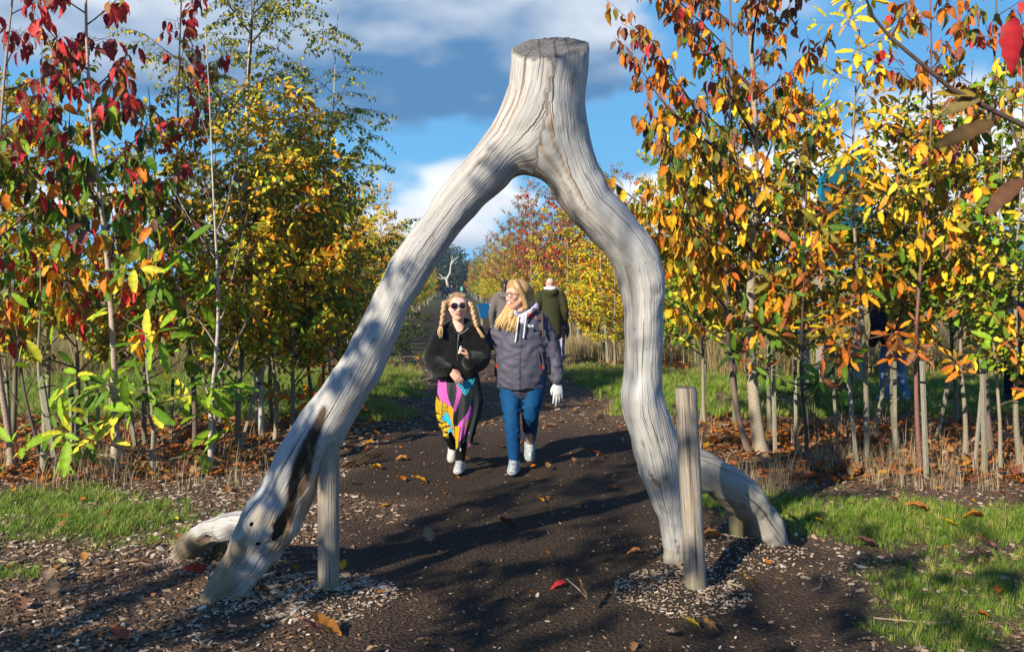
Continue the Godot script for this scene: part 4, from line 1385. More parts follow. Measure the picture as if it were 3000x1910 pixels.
func avenue() -> void:
	# rows along both sides of the walk beyond the lane, from a few grown trees copied and turned
	var looks := [
		["yellow_tree", "small", [[9.0, [[YELLOW, 3], [LEMON, 2], [AMBER, 1.3], [LIME, 1.2]]]], 3.3, "bright yellow young tree"],
		["green_tree", "oak", [[9.0, [[LIME, 2.5], [GREEN, 2.5], [LEMON, 1.6], [OLIVE, 1.5]]]], 3.5, "green and lemon young oak"],
		["red_cherry_tree", "cherry", [[0.45, [[YELLOW, 2], [AMBER, 2], [LIME, 1.4]]], [9.0, [[RED, 3], [CRIMSON, 2], [OLIVE, 1.8], [ORANGE, 1.5], [GREEN, 1]]]], 4.4, "red-topped cherry tree"],
		["rusty_tree", "small", [[0.4, [[YELLOW, 2], [LIME, 2]]], [9.0, [[Color(0.36, 0.1, 0.04), 3], [OLIVE, 2], [GREEN, 2], [ORANGE, 1.2], [Color(0.4, 0.16, 0.08), 1.5]]]], 4.2, "russet and green tree"],
		["golden_tree", "small", [[9.0, [[AMBER, 3], [YELLOW, 2], [OLIVE, 1.5], [ORANGE, 1]]]], 3.4, "golden-amber young tree"]]
	var protos := []
	for k in looks.size():
		var o: Dictionary = HABIT[looks[k][1]].duplicate()
		o.merge({"h": looks[k][3], "r": 0.034, "bands": looks[k][2], "whole": true, "fine": false, "sides": 7, "branches": 22, "from": 0.26, "bark": Color(0.33, 0.29, 0.22), "reach": 1.0, "draw_twigs": false, "label": looks[k][4]}, true)
		protos.append(tree(looks[k][0], Vector3(0, -40, 0), o, 600 + k))
	var used := {}
	var r := RandomNumberGenerator.new()
	r.seed = 77
	# side, d, offset from the mid line, which look
	var list := []
	for side in [-1, 1]:
		var d := 17.2
		while d < 150.0:
			for row in (3 if d < 40.0 else 2):
				if d > 70.0 and row > 0: continue
				var off: float = (2.75 if side > 0 else 2.45) + row * 1.35 + r.randf_range(-0.25, 0.25)
				var pool := [0, 4, 1, 0, 4]
				if side > 0:
					if d > 22.0 and d < 31.0 and row < 2: pool = [2, 2, 3, 0]
					elif d > 31.0: pool = [3, 3, 3, 2, 0] if d < 80 else [3, 1, 4]
					else: pool = [0, 0, 1, 4, 0]
				else:
					if d > 30.0: pool = [4, 1, 0, 1]
					elif row == 0: pool = [0, 4, 4, 0]
				list.append([side, d + r.randf_range(-0.35, 0.35) + row * 0.4, off, pool[r.randi() % pool.size()], row])
			d += (1.35 if side > 0 else 2.1) + d * 0.018
	list.sort_custom(func(a, b): return a[1] < b[1])
	var n_for := {}
	for e in list:
		var z: float = -e[1]
		var x: float = path_mid(z) + e[0] * e[2]
		var k: int = e[3]
		var src: Node3D = protos[k]
		var t: Node3D = src if not used.has(k) else src.duplicate()
		if used.has(k):
			t.name = looks[k][0]
			add_child(t, true)
		used[k] = true
		var grow := r.randf_range(0.85, 1.08)
		if e[0] > 0 and e[1] > 31.0: grow *= 1.05
		t.transform = Transform3D(Basis(Vector3.UP, r.randf() * TAU).scaled(Vector3(1.0, grow, 1.0) * r.randf_range(0.95, 1.1)), Vector3(x, height(x, z), z))
		var where := "in the left-hand row beyond the arch" if e[0] < 0 else "in the right-hand row beyond the arch"
		if e[1] > 45.0: where = "far down the " + ("left" if e[0] < 0 else "right") + " side of the walk"
		elif e[4] > 0: where = "behind the first " + ("left" if e[0] < 0 else "right") + "-hand row of the walk"
		elif e[1] < 23.0: where = "starting the " + ("left" if e[0] < 0 else "right") + "-hand row"
		var grp: String = looks[k][4] + "s " + where
		n_for[grp] = n_for.get(grp, 0) + 1
		var which: String = ["nearest", "second-nearest", "third-nearest", "fourth-nearest", "fifth-nearest", "sixth-nearest", "seventh-nearest", "eighth-nearest", "ninth-nearest", "tenth-nearest", "eleventh-nearest", "twelfth-nearest", "farther"][mini(n_for[grp] - 1, 12)]
		tag(t, (which + " " if e[1] <= 45.0 else "") + looks[k][4] + " " + where, "tree", grp)

func far_trees() -> void:
	# dark woods and single trees along the horizon
	var bands := [[9.0, [[Color(0.03, 0.06, 0.016), 3], [Color(0.05, 0.085, 0.02), 2], [Color(0.09, 0.09, 0.025), 1]]]]
	var o: Dictionary = HABIT["small"].duplicate()
	o.merge({"h": 6.4, "r": 0.2, "size": 0.36, "bands": bands, "whole": true, "branches": 40, "from": 0.14, "reach": 2.9, "twigs": 5.0, "twig_len": 1.0, "leaves": 9.0, "draw_twigs": false, "sides": 7, "bark": Color(0.09, 0.075, 0.06)}, true)
	var first := tree("dark_tree", Vector3(0, -60, 0), o, 701)
	var spots := [[1262, 118, 1.0], [1296, 132, 1.1], [1330, 150, 1.25], [1358, 138, 0.85], [1240, 105, 0.7], [1390, 160, 0.9], [980, 150, 0.8], [860, 190, 1.1], [720, 170, 0.9], [590, 200, 1.2], [450, 150, 0.85], [330, 210, 1.2], [210, 160, 0.8], [80, 190, 1.1], [-60, 150, 0.9], [1080, 210, 1.0], [2000, 190, 0.9], [2200, 210, 1.0], [2420, 180, 0.8], [2640, 220, 1.1], [2830, 170, 0.8], [3020, 200, 1.0]]
	for k in spots.size():
		var t: Node3D = first if k == 0 else first.duplicate()
		if k:
			t.name = "dark_tree"
			add_child(t, true)
		var s: float = spots[k][2]
		t.transform = Transform3D(Basis(Vector3.UP, k * 1.9).scaled(Vector3(s * 1.15, s * 0.8, s * 1.15)), foot(spots[k][0], spots[k][1]))
		if k < 6: tag(t, "dark green full-grown tree at the far end of the walk", "tree", "dark trees closing the end of the walk")
		else: tag(t, "dark tree on the skyline beyond the " + ("left" if spots[k][0] < 1500 else "right") + "-hand field", "tree", "dark trees along the skyline")
	# dead white tree at the end of the walk
	var root := thing("dead_tree", foot(1312, 96.0), "bleached dead tree with forked bare limbs at the far end of the walk", "tree")
	var m := pen()
	var white := Color(0.62, 0.58, 0.52)
	var b := foot(1312, 96.0)
	tube(m, PackedVector3Array([Vector3(0, -0.2, 0), Vector3(0.05, 1.2, 0), at(1308, 818, 96) - b, at(1318, 800, 96) - b, at(1320, 785, 96) - b, at(1322, 768, 96) - b, at(1326, 752, 96) - b]), PackedFloat32Array([0.2, 0.16, 0.14, 0.11, 0.085, 0.06, 0.03]), 8, white, 0.2)
	piece("trunk", bake(m), mats.bark, root)
	for br in [[[1308, 820], [1298, 814], [1290, 806], [1284, 800]], [[1310, 822], [1306, 812], [1294, 818], [1280, 812]], [[1321, 776], [1330, 762], [1338, 756], [1344, 752]]]:
		var m2 := pen()
		var pts := PackedVector3Array()
		for p in br: pts.append(at(p[0], p[1], 96) - b)
		tube(m2, pts, PackedFloat32Array([0.09, 0.075, 0.055, 0.03]), 6, white, 0.2)
		piece("limb", bake(m2), mats.bark, root)

# ---------------------------------------------------------------- people
func moved(chains: Array, t: Transform3D) -> Array:
	var out := []
	for c in chains:
		if c is Dictionary: out.append({"p": c.p.map(func(e): return [t * e[0], e[1]]), "ax": t.basis * c.ax, "q": c.q})
		else: out.append(c.map(func(e): return [t * e[0], e[1]]))
	return out

const SKIN := Color(0.62, 0.36, 0.27)

# a head of natural size about its centre, face towards +z
func head(m: Dictionary, t: Transform3D, o: Dictionary, cell := 0.0045) -> void:
	var s: float = o.get("smile", 0.0)
	var w: float = o.get("wide", 1.0)
	var ch := [
		[[Vector3(0, 0.028, -0.028), 0.078], [Vector3(0, 0.026, 0.012), 0.073]],
		[[Vector3(0, 0.012, 0.03), 0.063 * w], [Vector3(0, -0.045, 0.036), 0.052 * w], [Vector3(0, -0.078, 0.046), 0.034 * w]],
		[[Vector3(0, -0.092, 0.058), 0.021]],
		[[Vector3(0.05 * w, -0.035, 0.0), 0.026], [Vector3(0.036 * w, -0.072, 0.028), 0.022], [Vector3(0.012, -0.094, 0.052), 0.016]],
		[[Vector3(-0.05 * w, -0.035, 0.0), 0.026], [Vector3(-0.036 * w, -0.072, 0.028), 0.022], [Vector3(-0.012, -0.094, 0.052), 0.016]],
		[[Vector3(0.036 * w, -0.02 + 0.006 * s, 0.058), 0.027 + 0.003 * s]], [[Vector3(-0.036 * w, -0.02 + 0.006 * s, 0.058), 0.027 + 0.003 * s]],
		[[Vector3(0.044, 0.032, 0.062), 0.015], [Vector3(0.012, 0.03, 0.078), 0.014]], [[Vector3(-0.044, 0.032, 0.062), 0.015], [Vector3(-0.012, 0.03, 0.078), 0.014]],
		[[Vector3(0, 0.018, 0.085), 0.008], [Vector3(0, -0.014, 0.1), 0.0105], [Vector3(0, -0.026, 0.105), 0.012]],
		[[Vector3(0.0125, -0.03, 0.093), 0.009]], [[Vector3(-0.0125, -0.03, 0.093), 0.009]],
		[[Vector3(0.022 + 0.006 * s, -0.055 + 0.006 * s, 0.076), 0.006], [Vector3(0, -0.054, 0.089), 0.0085], [Vector3(-0.022 - 0.006 * s, -0.055 + 0.006 * s, 0.076), 0.006]],
		[[Vector3(0.018, -0.062 - 0.002 * s, 0.077), 0.006], [Vector3(0, -0.066 - 0.004 * s, 0.086), 0.0085], [Vector3(-0.018, -0.062 - 0.002 * s, 0.077), 0.006]],
		[[Vector3(0.077, 0.016, -0.01), 0.012], [Vector3(0.083, 0.004, -0.016), 0.009], [Vector3(0.074, -0.028, -0.004), 0.009]],
		[[Vector3(-0.077, 0.016, -0.01), 0.012], [Vector3(-0.083, 0.004, -0.016), 0.009], [Vector3(-0.074, -0.028, -0.004), 0.009]],
		[[Vector3(0, -0.04, -0.018), 0.05], [Vector3(0, -0.13, -0.028), 0.05], [Vector3(0, -0.2, -0.035), 0.065]]]
	if o.get("double_chin", false): ch.append([[Vector3(0, -0.088, 0.03), 0.034]])
	var inv := t.affine_inverse()
	var tone: Color = o.get("tone", SKIN)
	var paint := func(p: Vector3, n: Vector3) -> Color:
		var q := inv * p
		var c := tone * (1.0 + 0.06 * n_fine.get_noise_3d(q.x * 60, q.y * 60, q.z * 60))
		c = c.lerp(Color(0.6, 0.2, 0.16), 0.28 * exp(-(pow((absf(q.x) - 0.04) / 0.022, 2) + pow((q.y + 0.022) / 0.02, 2))) * (1.0 if q.z > 0.03 else 0.0))
		if q.z > 0.066 and absf(q.x) < 0.027 + 0.006 * s and q.y < -0.045 and q.y > -0.077:
			c = c.lerp(Color(0.45, 0.1, 0.1), 0.75 * (1.0 - smoothstep(0.009, 0.016, absf(q.y + 0.06))))
			if s > 0.5 and q.y < -0.053 and q.y > -0.0655 and absf(q.x) < 0.022: c = Color(0.78, 0.74, 0.68)
			elif absf(q.y + 0.06) < 0.0024: c = c * 0.45
		if q.z > 0.05 and absf(absf(q.x) - 0.033) < 0.019 and absf(q.y - 0.034 + (absf(q.x) - 0.033) * 0.15) < 0.0042: c = c.lerp(Color(0.2, 0.1, 0.05), 0.6)
		if q.z > 0.05 and not o.get("shades", false):
			var e := Vector2((absf(q.x) - 0.032) / 0.0145, (q.y - 0.011) / 0.006)
			if e.length() < 1.0: c = Color(0.7, 0.66, 0.62)
			if Vector2((absf(q.x) - 0.032 + o.get("gaze", 0.0)) / 0.006, (q.y - 0.011) / 0.006).length() < 1.0: c = Color(0.06, 0.045, 0.035)
			if e.length() > 0.95 and e.length() < 1.35: c = c.lerp(Color(0.12, 0.06, 0.045), 0.55)
		for f in o.get("face_paint", []):
			if q.z > 0.03 and Vector2(q.x - f[0], q.y - f[1]).length() < f[2]: c = c.lerp(f[3], 0.6)
		c.a = 1.0
		return c
	var sockets := func(p: Vector3, f: float) -> float:
		var q := inv * p
		if q.z > 0.04:
			f += 0.009 * exp(-(pow((absf(q.x) - 0.032) / 0.014, 2) + pow((q.y - 0.012) / 0.012, 2)))
			f += 0.003 * exp(-(pow(q.x / 0.02, 2) + pow((q.y + 0.06) / 0.003, 2)))
		return f
	skin(m, moved(ch, t), cell, 0.018, paint, sockets, 2)

# a hand from the wrist: z is where the palm faces, y towards the fingertips, x towards the thumb (mirror with side -1)
func hand_chains(t: Transform3D, side: float, curl: Array, k := 1.0, spread := 0.0) -> Array:
	var ch := []
	ch.append({"p": [[Vector3(0, -0.02, 0), 0.024 * k], [Vector3(0, 0.03, 0), 0.033 * k], [Vector3(0, 0.066, 0), 0.034 * k]], "ax": Vector3(0, 0, 1), "q": 0.48})
	var lens := [[0.04, 0.026, 0.02], [0.045, 0.029, 0.022], [0.042, 0.027, 0.021], [0.033, 0.02, 0.018]]
	for f in 4:
		var x := (0.03 - 0.0195 * f) * side * k
		var p := Vector3(x, 0.076 - absf(f - 1.3) * 0.005, 0) * 1.0
		var pts := [[Vector3(x * 0.75, 0.03, -0.003), 0.01 * k], [p, 0.0102 * k]]
		var a := 0.0
		for b in 3:
			a += curl[f] * [0.8, 1.1, 0.7][b]
			p += Vector3(sin((1.3 - f) * spread) * side, cos(a), sin(a)) * lens[f][b] * k
			pts.append([p, (0.0094 - 0.0011 * b) * k])
		ch.append(pts)
	var th: float = curl[4]
	ch.append([[Vector3(0.018 * side, 0.005, 0.004), 0.015 * k], [Vector3(0.04 * side, 0.032, 0.012), 0.0125 * k], [Vector3((0.052 - 0.012 * th) * side, 0.06, 0.02 + 0.016 * th), 0.0105 * k], [Vector3((0.053 - 0.036 * th) * side, 0.084, 0.026 + 0.03 * th), 0.009 * k]])
	return moved(ch, t)

func hand_frame(wrist: Vector3, fingers: Vector3, palm: Vector3) -> Transform3D:
	var y := fingers.normalized()
	var z := (palm - y * palm.dot(y)).normalized()
	return Transform3D(Basis(y.cross(z), y, z), wrist)

func plain(c: Color, grain := 0.1, f := 40.0) -> Callable:
	return func(p: Vector3, _n: Vector3) -> Color:
		var k := 1.0 + grain * n_mid.get_noise_3d(p.x * f, p.y * f, p.z * f)
		return Color(c.r * k, c.g * k, c.b * k)

func folds(amount: float, f := 8.0, stretch := 2.2) -> Callable:
	return func(p: Vector3, v: float) -> float:
		var n := n_mid.get_noise_3d(p.x * f + p.y * 2.0, p.y * f * stretch, p.z * f + 3.0)
		return v + amount * (0.55 - absf(n) * 2.2)

func shoe(called: String, root: Node3D, ankle: Vector3, toe: Vector3, pal: Array, k := 1.0) -> void:
	var m := pen()
	var fwd := (toe - ankle)
	var flat := fwd.normalized()
	var side := flat.cross(Vector3.UP).normalized()
	var up := side.cross(flat).normalized()
	var heel := ankle - up * 0.045 * k - flat * 0.045 * k
	var ball := toe - flat * 0.055 * k
	var ch := [[[ankle + up * 0.01, 0.041 * k], [ankle - up * 0.035 * k, 0.042 * k]], [[heel, 0.038 * k], [heel.lerp(ball, 0.5) + up * 0.012, 0.042 * k], [ball, 0.042 * k], [toe - flat * 0.02 * k - up * 0.004, 0.031 * k]],
		[[ankle, 0.04 * k], [heel.lerp(ball, 0.62) + up * 0.024 * k, 0.032 * k]],
		{"p": [[heel - up * 0.03 * k, 0.04 * k], [ball - up * 0.026 * k, 0.047 * k], [toe - flat * 0.025 * k - up * 0.014 * k, 0.035 * k]], "ax": up, "q": 0.4}]
	var sole := ball - up * 0.034 * k
	var paint := func(p: Vector3, n: Vector3) -> Color:
		var hgt := (p - sole).dot(up)
		var along := (p - heel).dot(flat)
		var c: Color = pal[0]
		if hgt < 0.012: c = pal[2]
		elif hgt < 0.026: c = pal[1]
		elif absf((p - heel).dot(side)) < 0.016 and along > 0.05: c = pal[3] if fmod(along * 70.0, 1.0) > 0.45 else pal[0] * 0.6
		elif fmod(along * 22.0 + hgt * 14.0, 1.0) < 0.22: c = pal[1]
		return c * (1.0 + 0.3 * n_mid.get_noise_3d(p.x * 45, p.y * 45, p.z * 45))
	skin(m, ch, 0.0085 if k > 0.7 and pal.size() < 5 else 0.014, 0.02, paint, null, 2)
	piece(called, bake(m), mats.cloth, root)

func braid(root: Node3D, pts: Array, r: float, tail: Array) -> void:
	var m := pen()
	var n := 15
	var ch := []
	var line := func(t: float) -> Vector3:
		var f: float = t * (pts.size() - 1)
		var k := mini(int(f), pts.size() - 2)
		return pts[k].lerp(pts[k + 1], f - k)
	for k in n:
		var t := float(k) / n
		var a: Vector3 = line.call(t)
		var b: Vector3 = line.call(minf(t + 1.7 / n, 1.0))
		var s := Vector3(1 if k % 2 else -1, 0, 0.25) * r * (0.75 - 0.25 * t)
		ch.append([[a + s * 1.1, r * (0.5 - 0.1 * t)], [a.lerp(b, 0.5) + s * 0.4 + Vector3(0, 0, r * 0.45), r * (0.72 - 0.15 * t)], [b - s * 0.8, r * (0.45 - 0.1 * t)]])
	var paint := func(p: Vector3, nn: Vector3) -> Color:
		var k := 1.0 + 0.5 * n_mid.get_noise_3d(p.x * 120, p.y * 60, p.z * 120)
		return Color(0.42 * k, 0.265 * k, 0.125 * k)
	skin(m, ch, 0.0052, 0.004, paint, null, 1)
	piece("braid", bake(m), mats.hair, root)
	var e: Vector3 = pts[-1]
	var band := pen()
	tube(band, PackedVector3Array([e + Vector3(0, 0.008, 0), e - Vector3(0, 0.008, 0)]), PackedFloat32Array([r * 0.62, r * 0.62]), 10, Color(0.02, 0.025, 0.06))
	piece("hair_band", bake(band), mats.rubber, root)
	var tm := pen()
	for k in 16:
		var off := Vector3(rng.randf_range(-1, 1), 0, rng.randf_range(-1, 1)) * r * 0.4
		var q: Vector3 = tail[0] + Vector3(rng.randf_range(-0.022, 0.022), rng.randf_range(-0.012, 0.02), rng.randf_range(-0.01, 0.02))
		tube(tm, PackedVector3Array([e + off, e.lerp(q, 0.5) + off * 1.3, q]), PackedFloat32Array([r * 0.22, r * 0.24, 0.001]), 5, Color(0.55, 0.36, 0.17) * rng.randf_range(0.7, 1.25))
	piece("braid_tail", bake(tm), mats.hair, root)

func ring_loop(m: Dictionary, c: Vector3, x: Vector3, y: Vector3, rx: float, ry: float, r: float, col: Color, pow_ := 2.0) -> void:
	var pts := PackedVector3Array()
	var rad := PackedFloat32Array()
	for k in 25:
		var a := TAU * k / 24
		var ca := cos(a); var sa := sin(a)
		pts.append(c + x * rx * signf(ca) * pow(absf(ca), 2.0 / pow_) + y * ry * signf(sa) * pow(absf(sa), 2.0 / pow_))
		rad.append(r)
	tube(m, pts, rad, 6, col, 0.0, false)

func disc(m: Dictionary, c: Vector3, x: Vector3, y: Vector3, rx: float, ry: float, col: Color, pow_ := 2.0) -> void:
	var n := x.cross(y).normalized()
	var last := c + x * rx
	for k in range(1, 25):
		var a := TAU * k / 24
		var ca := cos(a); var sa := sin(a)
		var p := c + x * rx * signf(ca) * pow(absf(ca), 2.0 / pow_) + y * ry * signf(sa) * pow(absf(sa), 2.0 / pow_)
		face(m, c + n * 0.003, last, p, col)
		face(m, c - n * 0.001, p, last, col)
		last = p

func people() -> void:
	rng.seed = 9
	girl()
	woman()
	olive_man()
	grey_coat()
	child()
	hoodie()
	far_people()
	edge_person()

func girl() -> void:
	var root := thing("person", foot(1345, 7.6), "child with blond braids, sunglasses, black fur jacket and colourful patchwork skirt", "person", "people walking towards the arch")
	var ht := Transform3D(Basis(Vector3.UP, 0.12) * Basis(Vector3.BACK, 0.03), Vector3(-0.01, 1.42, 0.02))
	var m := pen()
	head(m, ht, {"tone": Color(0.7, 0.43, 0.33), "shades": true, "wide": 0.94, "face_paint": [[-0.012, 0.066, 0.009, Color(0.75, 0.12, 0.2)], [0.012, 0.07, 0.008, Color(0.7, 0.25, 0.6)], [0.026, 0.062, 0.008, Color(0.45, 0.4, 0.85)], [0.018, 0.056, 0.006, Color(0.8, 0.3, 0.6)], [-0.047, -0.018, 0.012, Color(0.75, 0.68, 0.85)], [0.036, 0.05, 0.005, Color(0.4, 0.5, 0.9)]]}, 0.0055)
	var body := [[[Vector3(0, 1.25, -0.01), 0.05], [Vector3(0, 1.1, 0), 0.1], [Vector3(0, 0.9, 0), 0.1], [Vector3(0, 0.8, 0), 0.11]], [[Vector3(-0.12, 1.18, 0), 0.045], [Vector3(-0.23, 0.96, 0.02), 0.036], [Vector3(-0.075, 0.885, 0.19), 0.026]], [[Vector3(0.12, 1.18, 0), 0.045], [Vector3(0.2, 0.985, 0.02), 0.036], [Vector3(0.085, 0.99, 0.19), 0.026]],
		[[Vector3(-0.07, 0.8, 0), 0.075], [Vector3(-0.075, 0.45, -0.02), 0.045], [Vector3(-0.077, 0.16, -0.3), 0.03]], [[Vector3(0.06, 0.8, 0), 0.075], [Vector3(0.03, 0.45, 0.08), 0.045], [Vector3(0.012, 0.09, 0.02), 0.03]]]
	var tone := Color(0.62, 0.35, 0.26)
	skin(m, body, 0.016, 0.03, plain(tone, 0.05), null, 2)
	var low := hand_frame(Vector3(-0.062, 0.885, 0.205), Vector3(0.75, -0.72, 0.12), Vector3(-0.2, -0.3, -1.0))
	skin(m, hand_chains(low, 1.0, [0.25, 0.3, 0.35, 0.35, 0.3], 0.82, 0.06), 0.0048, 0.008, plain(tone, 0.08), null, 2)
	var high := hand_frame(Vector3(0.082, 0.985, 0.205), Vector3(-0.35, 0.93, 0.12), Vector3(-0.75, -0.2, 0.62))
	skin(m, hand_chains(high, 1.0, [0.75, 0.95, 1.0, 1.0, 0.9], 0.82, 0.0), 0.0048, 0.008, plain(tone, 0.08), null, 2)
	piece("body", bake(m), mats.skin, root)
	var pm := pen()
	tube(pm, PackedVector3Array([Vector3(0.012, 1.035, 0.245), Vector3(0.03, 1.095, 0.24)]), PackedFloat32Array([0.0085, 0.0085]), 10, Color(0.72, 0.7, 0.68))
	piece("white_tube", bake(pm), mats.paint, root)
	# jacket
	var jm := pen()
	var jk := [{"p": [[Vector3(0, 1.12, -0.015), 0.125], [Vector3(0, 1.04, 0.0), 0.158], [Vector3(0, 0.93, 0.01), 0.178], [Vector3(0, 0.86, 0.01), 0.165], [Vector3(0, 0.83, 0.01), 0.15]], "ax": Vector3(0, 0, 1), "q": 0.78},
		[[Vector3(-0.13, 1.195, -0.01), 0.085], [Vector3(-0.185, 1.07, 0.0), 0.09], [Vector3(-0.212, 0.96, 0.03), 0.088], [Vector3(-0.16, 0.895, 0.12), 0.084], [Vector3(-0.095, 0.89, 0.185), 0.056]],
		[[Vector3(0.13, 1.195, -0.01), 0.085], [Vector3(0.178, 1.08, 0.0), 0.088], [Vector3(0.188, 0.975, 0.04), 0.086], [Vector3(0.135, 0.955, 0.13), 0.08], [Vector3(0.092, 0.965, 0.19), 0.055]],
		[[Vector3(-0.082, 1.235, 0.025), 0.032], [Vector3(-0.07, 1.275, -0.05), 0.036], [Vector3(0, 1.285, -0.09), 0.036], [Vector3(0.07, 1.275, -0.05), 0.036], [Vector3(0.088, 1.235, 0.03), 0.034], [Vector3(0.045, 1.185, 0.075), 0.022]],
		[[Vector3(-0.082, 1.235, 0.025), 0.032], [Vector3(-0.03, 1.18, 0.075), 0.022]]]
	var furry := func(p: Vector3, v: float) -> float:
		return v + 0.007 * n_mid.get_noise_3d(p.x * 30, p.y * 14, p.z * 30) + 0.007 * n_fine.get_noise_3d(p.x * 9.0 + p.y * 5.0, p.y * 11, p.z * 9)
	skin(jm, jk, 0.0125, 0.045, plain(Color(0.012, 0.0115, 0.0125), 0.6, 30.0), furry, 2)
	var jacket := piece("fur_jacket", bake(jm), mats.fur, root)
	var zm := pen()
	tube(zm, PackedVector3Array([Vector3(0.0, 1.185, 0.105), Vector3(-0.004, 1.1, 0.136), Vector3(-0.006, 0.97, 0.148), Vector3(-0.006, 0.85, 0.137)]), PackedFloat32Array([0.004, 0.0035, 0.0035, 0.0035]), 5, Color(0.05, 0.055, 0.065))
	tube(zm, PackedVector3Array([Vector3(0.0, 1.185, 0.105), Vector3(0.045, 1.205, 0.1), Vector3(0.085, 1.24, 0.075)]), PackedFloat32Array([0.003, 0.003, 0.003]), 5, Color(0.3, 0.3, 0.32))
	tube(zm, PackedVector3Array([Vector3(0.001, 1.185, 0.112), Vector3(0.001, 1.14, 0.132)]), PackedFloat32Array([0.005, 0.004]), 5, Color(0.1, 0.14, 0.2))
	piece("zip", bake(zm), mats.paint, jacket)
	# patchwork skirt: a wrapped tube with folds, ending in an uneven hem
	var sm := pen()
	var cols := 190
	var rows := 110
	for j in rows + 1:
		var v := float(j) / rows
		for i in cols + 1:
			var a := TAU * i / cols
			var y := lerpf(0.83, 0.3 + 0.05 * sin(a * 3.0 + 1.0) + 0.03 * sin(a * 7.0), v)
			var belly := sin(PI * clampf(v * 1.05, 0, 1)) * 0.025
			var rx := lerpf(0.172, 0.125, smoothstep(0.35, 1.0, v)) + belly
			var rz := lerpf(0.12, 0.115, v) + belly * 0.8
			var fold := 0.011 * sin(a * 9.0 + v * 3.0 + 2.0 * sin(v * 4.0)) * smoothstep(0.0, 0.6, v) + 0.008 * sin(a * 17.0 - v * 5.0) * v
			sm.v.append(Vector3(cos(a) * (rx + fold), y, sin(a) * (rz + fold) + 0.03 * v))
			sm.n.append(Vector3(cos(a), 0, sin(a)))
			sm.c.append(patch_colour(cos(a) * rx, y, sin(a) > -0.1))
	for j in rows:
		for i in cols:
			var o := j * (cols + 1) + i
			sm.i.append_array(PackedInt32Array([o, o + cols + 1, o + 1, o + 1, o + cols + 1, o + cols + 2]))
	for k in sm.v.size():
		var i: int = k % (cols + 1)
		var l: Vector3 = sm.v[k - 1] if i > 0 else sm.v[k + cols - 1]
		var r: Vector3 = sm.v[k + 1] if i < cols else sm.v[k - cols + 1]
		var u: Vector3 = sm.v[k - cols - 1] if k > cols else sm.v[k]
		var d: Vector3 = sm.v[k + cols + 1] if k + cols + 1 < sm.v.size() else sm.v[k]
		sm.n[k] = (d - u).cross(l - r).normalized() * -1.0
		if sm.n[k].dot(Vector3(sm.v[k].x, 0, sm.v[k].z)) < 0: sm.n[k] = -sm.n[k]
	piece("patchwork_skirt", bake(sm), mats.shell, root)
	var rib := pen()
	for e in [[Vector3(-0.005, 0.42, 0.165), Vector3(-0.012, 0.22, 0.14), 0.022, Color(0.6, 0.36, 0.01)], [Vector3(0.012, 0.34, 0.15), Vector3(0.02, 0.2, 0.13), 0.014, Color(0.45, 0.5, 0.62)], [Vector3(0.11, 0.36, 0.08), Vector3(0.115, 0.25, 0.08), 0.02, Color(0.016, 0.017, 0.019)], [Vector3(0.085, 0.36, 0.11), Vector3(0.088, 0.23, 0.1), 0.01, Color(0.42, 0.1, 0.36)]]:
		quad(rib, e[0] - Vector3(e[2], 0, 0), e[1] - Vector3(e[2] * 0.3, 0, 0), e[1] + Vector3(e[2] * 0.4, 0.02, 0.01), e[0] + Vector3(e[2], 0, 0.004), e[3])
	piece("ribbon", bake(rib), mats.shell, root)
	# leggings and shoes
	var lm := pen()
	skin(lm, [[[Vector3(-0.07, 0.7, 0), 0.075], [Vector3(-0.075, 0.45, -0.02), 0.056], [Vector3(-0.077, 0.24, -0.2), 0.05], [Vector3(-0.077, 0.17, -0.3), 0.04]], [[Vector3(0.05, 0.7, 0.02), 0.075], [Vector3(0.035, 0.45, 0.08), 0.056], [Vector3(0.022, 0.28, 0.06), 0.052], [Vector3(0.012, 0.1, 0.02), 0.038]]], 0.012, 0.01, plain(Color(0.01, 0.01, 0.011), 0.2), folds(0.004, 14.0), 2)
	piece("leggings", bake(lm), mats.cloth, root)
	var white := [Color(0.6, 0.58, 0.54), Color(0.42, 0.42, 0.42), Color(0.3, 0.28, 0.25), Color(0.72, 0.7, 0.68)]
	shoe("shoe", root, Vector3(0.012, 0.085, 0.0), Vector3(-0.005, 0.045, 0.17), [Color(0.36, 0.38, 0.4), Color(0.55, 0.55, 0.55), Color(0.5, 0.48, 0.44), Color(0.62, 0.63, 0.65)], 0.92)
	shoe("shoe", root, Vector3(-0.077, 0.165, -0.33), Vector3(-0.085, 0.055, -0.23), white, 0.92)
	# hair
	var hm := pen()
	var cap := [[[Vector3(0, 0.04, -0.034), 0.084], [Vector3(0, 0.036, -0.004), 0.0795]], [[Vector3(-0.066, 0.05, 0.018), 0.022], [Vector3(-0.074, 0.0, -0.02), 0.02], [Vector3(-0.078, -0.035, -0.03), 0.018]], [[Vector3(0.066, 0.05, 0.018), 0.022], [Vector3(0.074, 0.0, -0.02), 0.02], [Vector3(0.078, -0.035, -0.03), 0.018]], [[Vector3(-0.05, 0.088, 0.03), 0.024], [Vector3(0.0, 0.1, 0.03), 0.022], [Vector3(0.05, 0.088, 0.03), 0.024]]]
	var inv := ht.affine_inverse()
	var strand := func(p: Vector3, n: Vector3) -> Color:
		var q := inv * p
		var k := 1.0 + 0.45 * n_mid.get_noise_3d(q.x * 25, q.y * 60, q.z * 25) - (0.45 if absf(q.x - 0.01) < 0.003 and q.z > -0.03 else 0.0)
		return Color(0.29 * k, 0.18 * k, 0.09 * k)
	skin(hm, moved(cap, ht), 0.0065, 0.012, strand, null, 2)
	piece("hair", bake(hm), mats.hair, root)
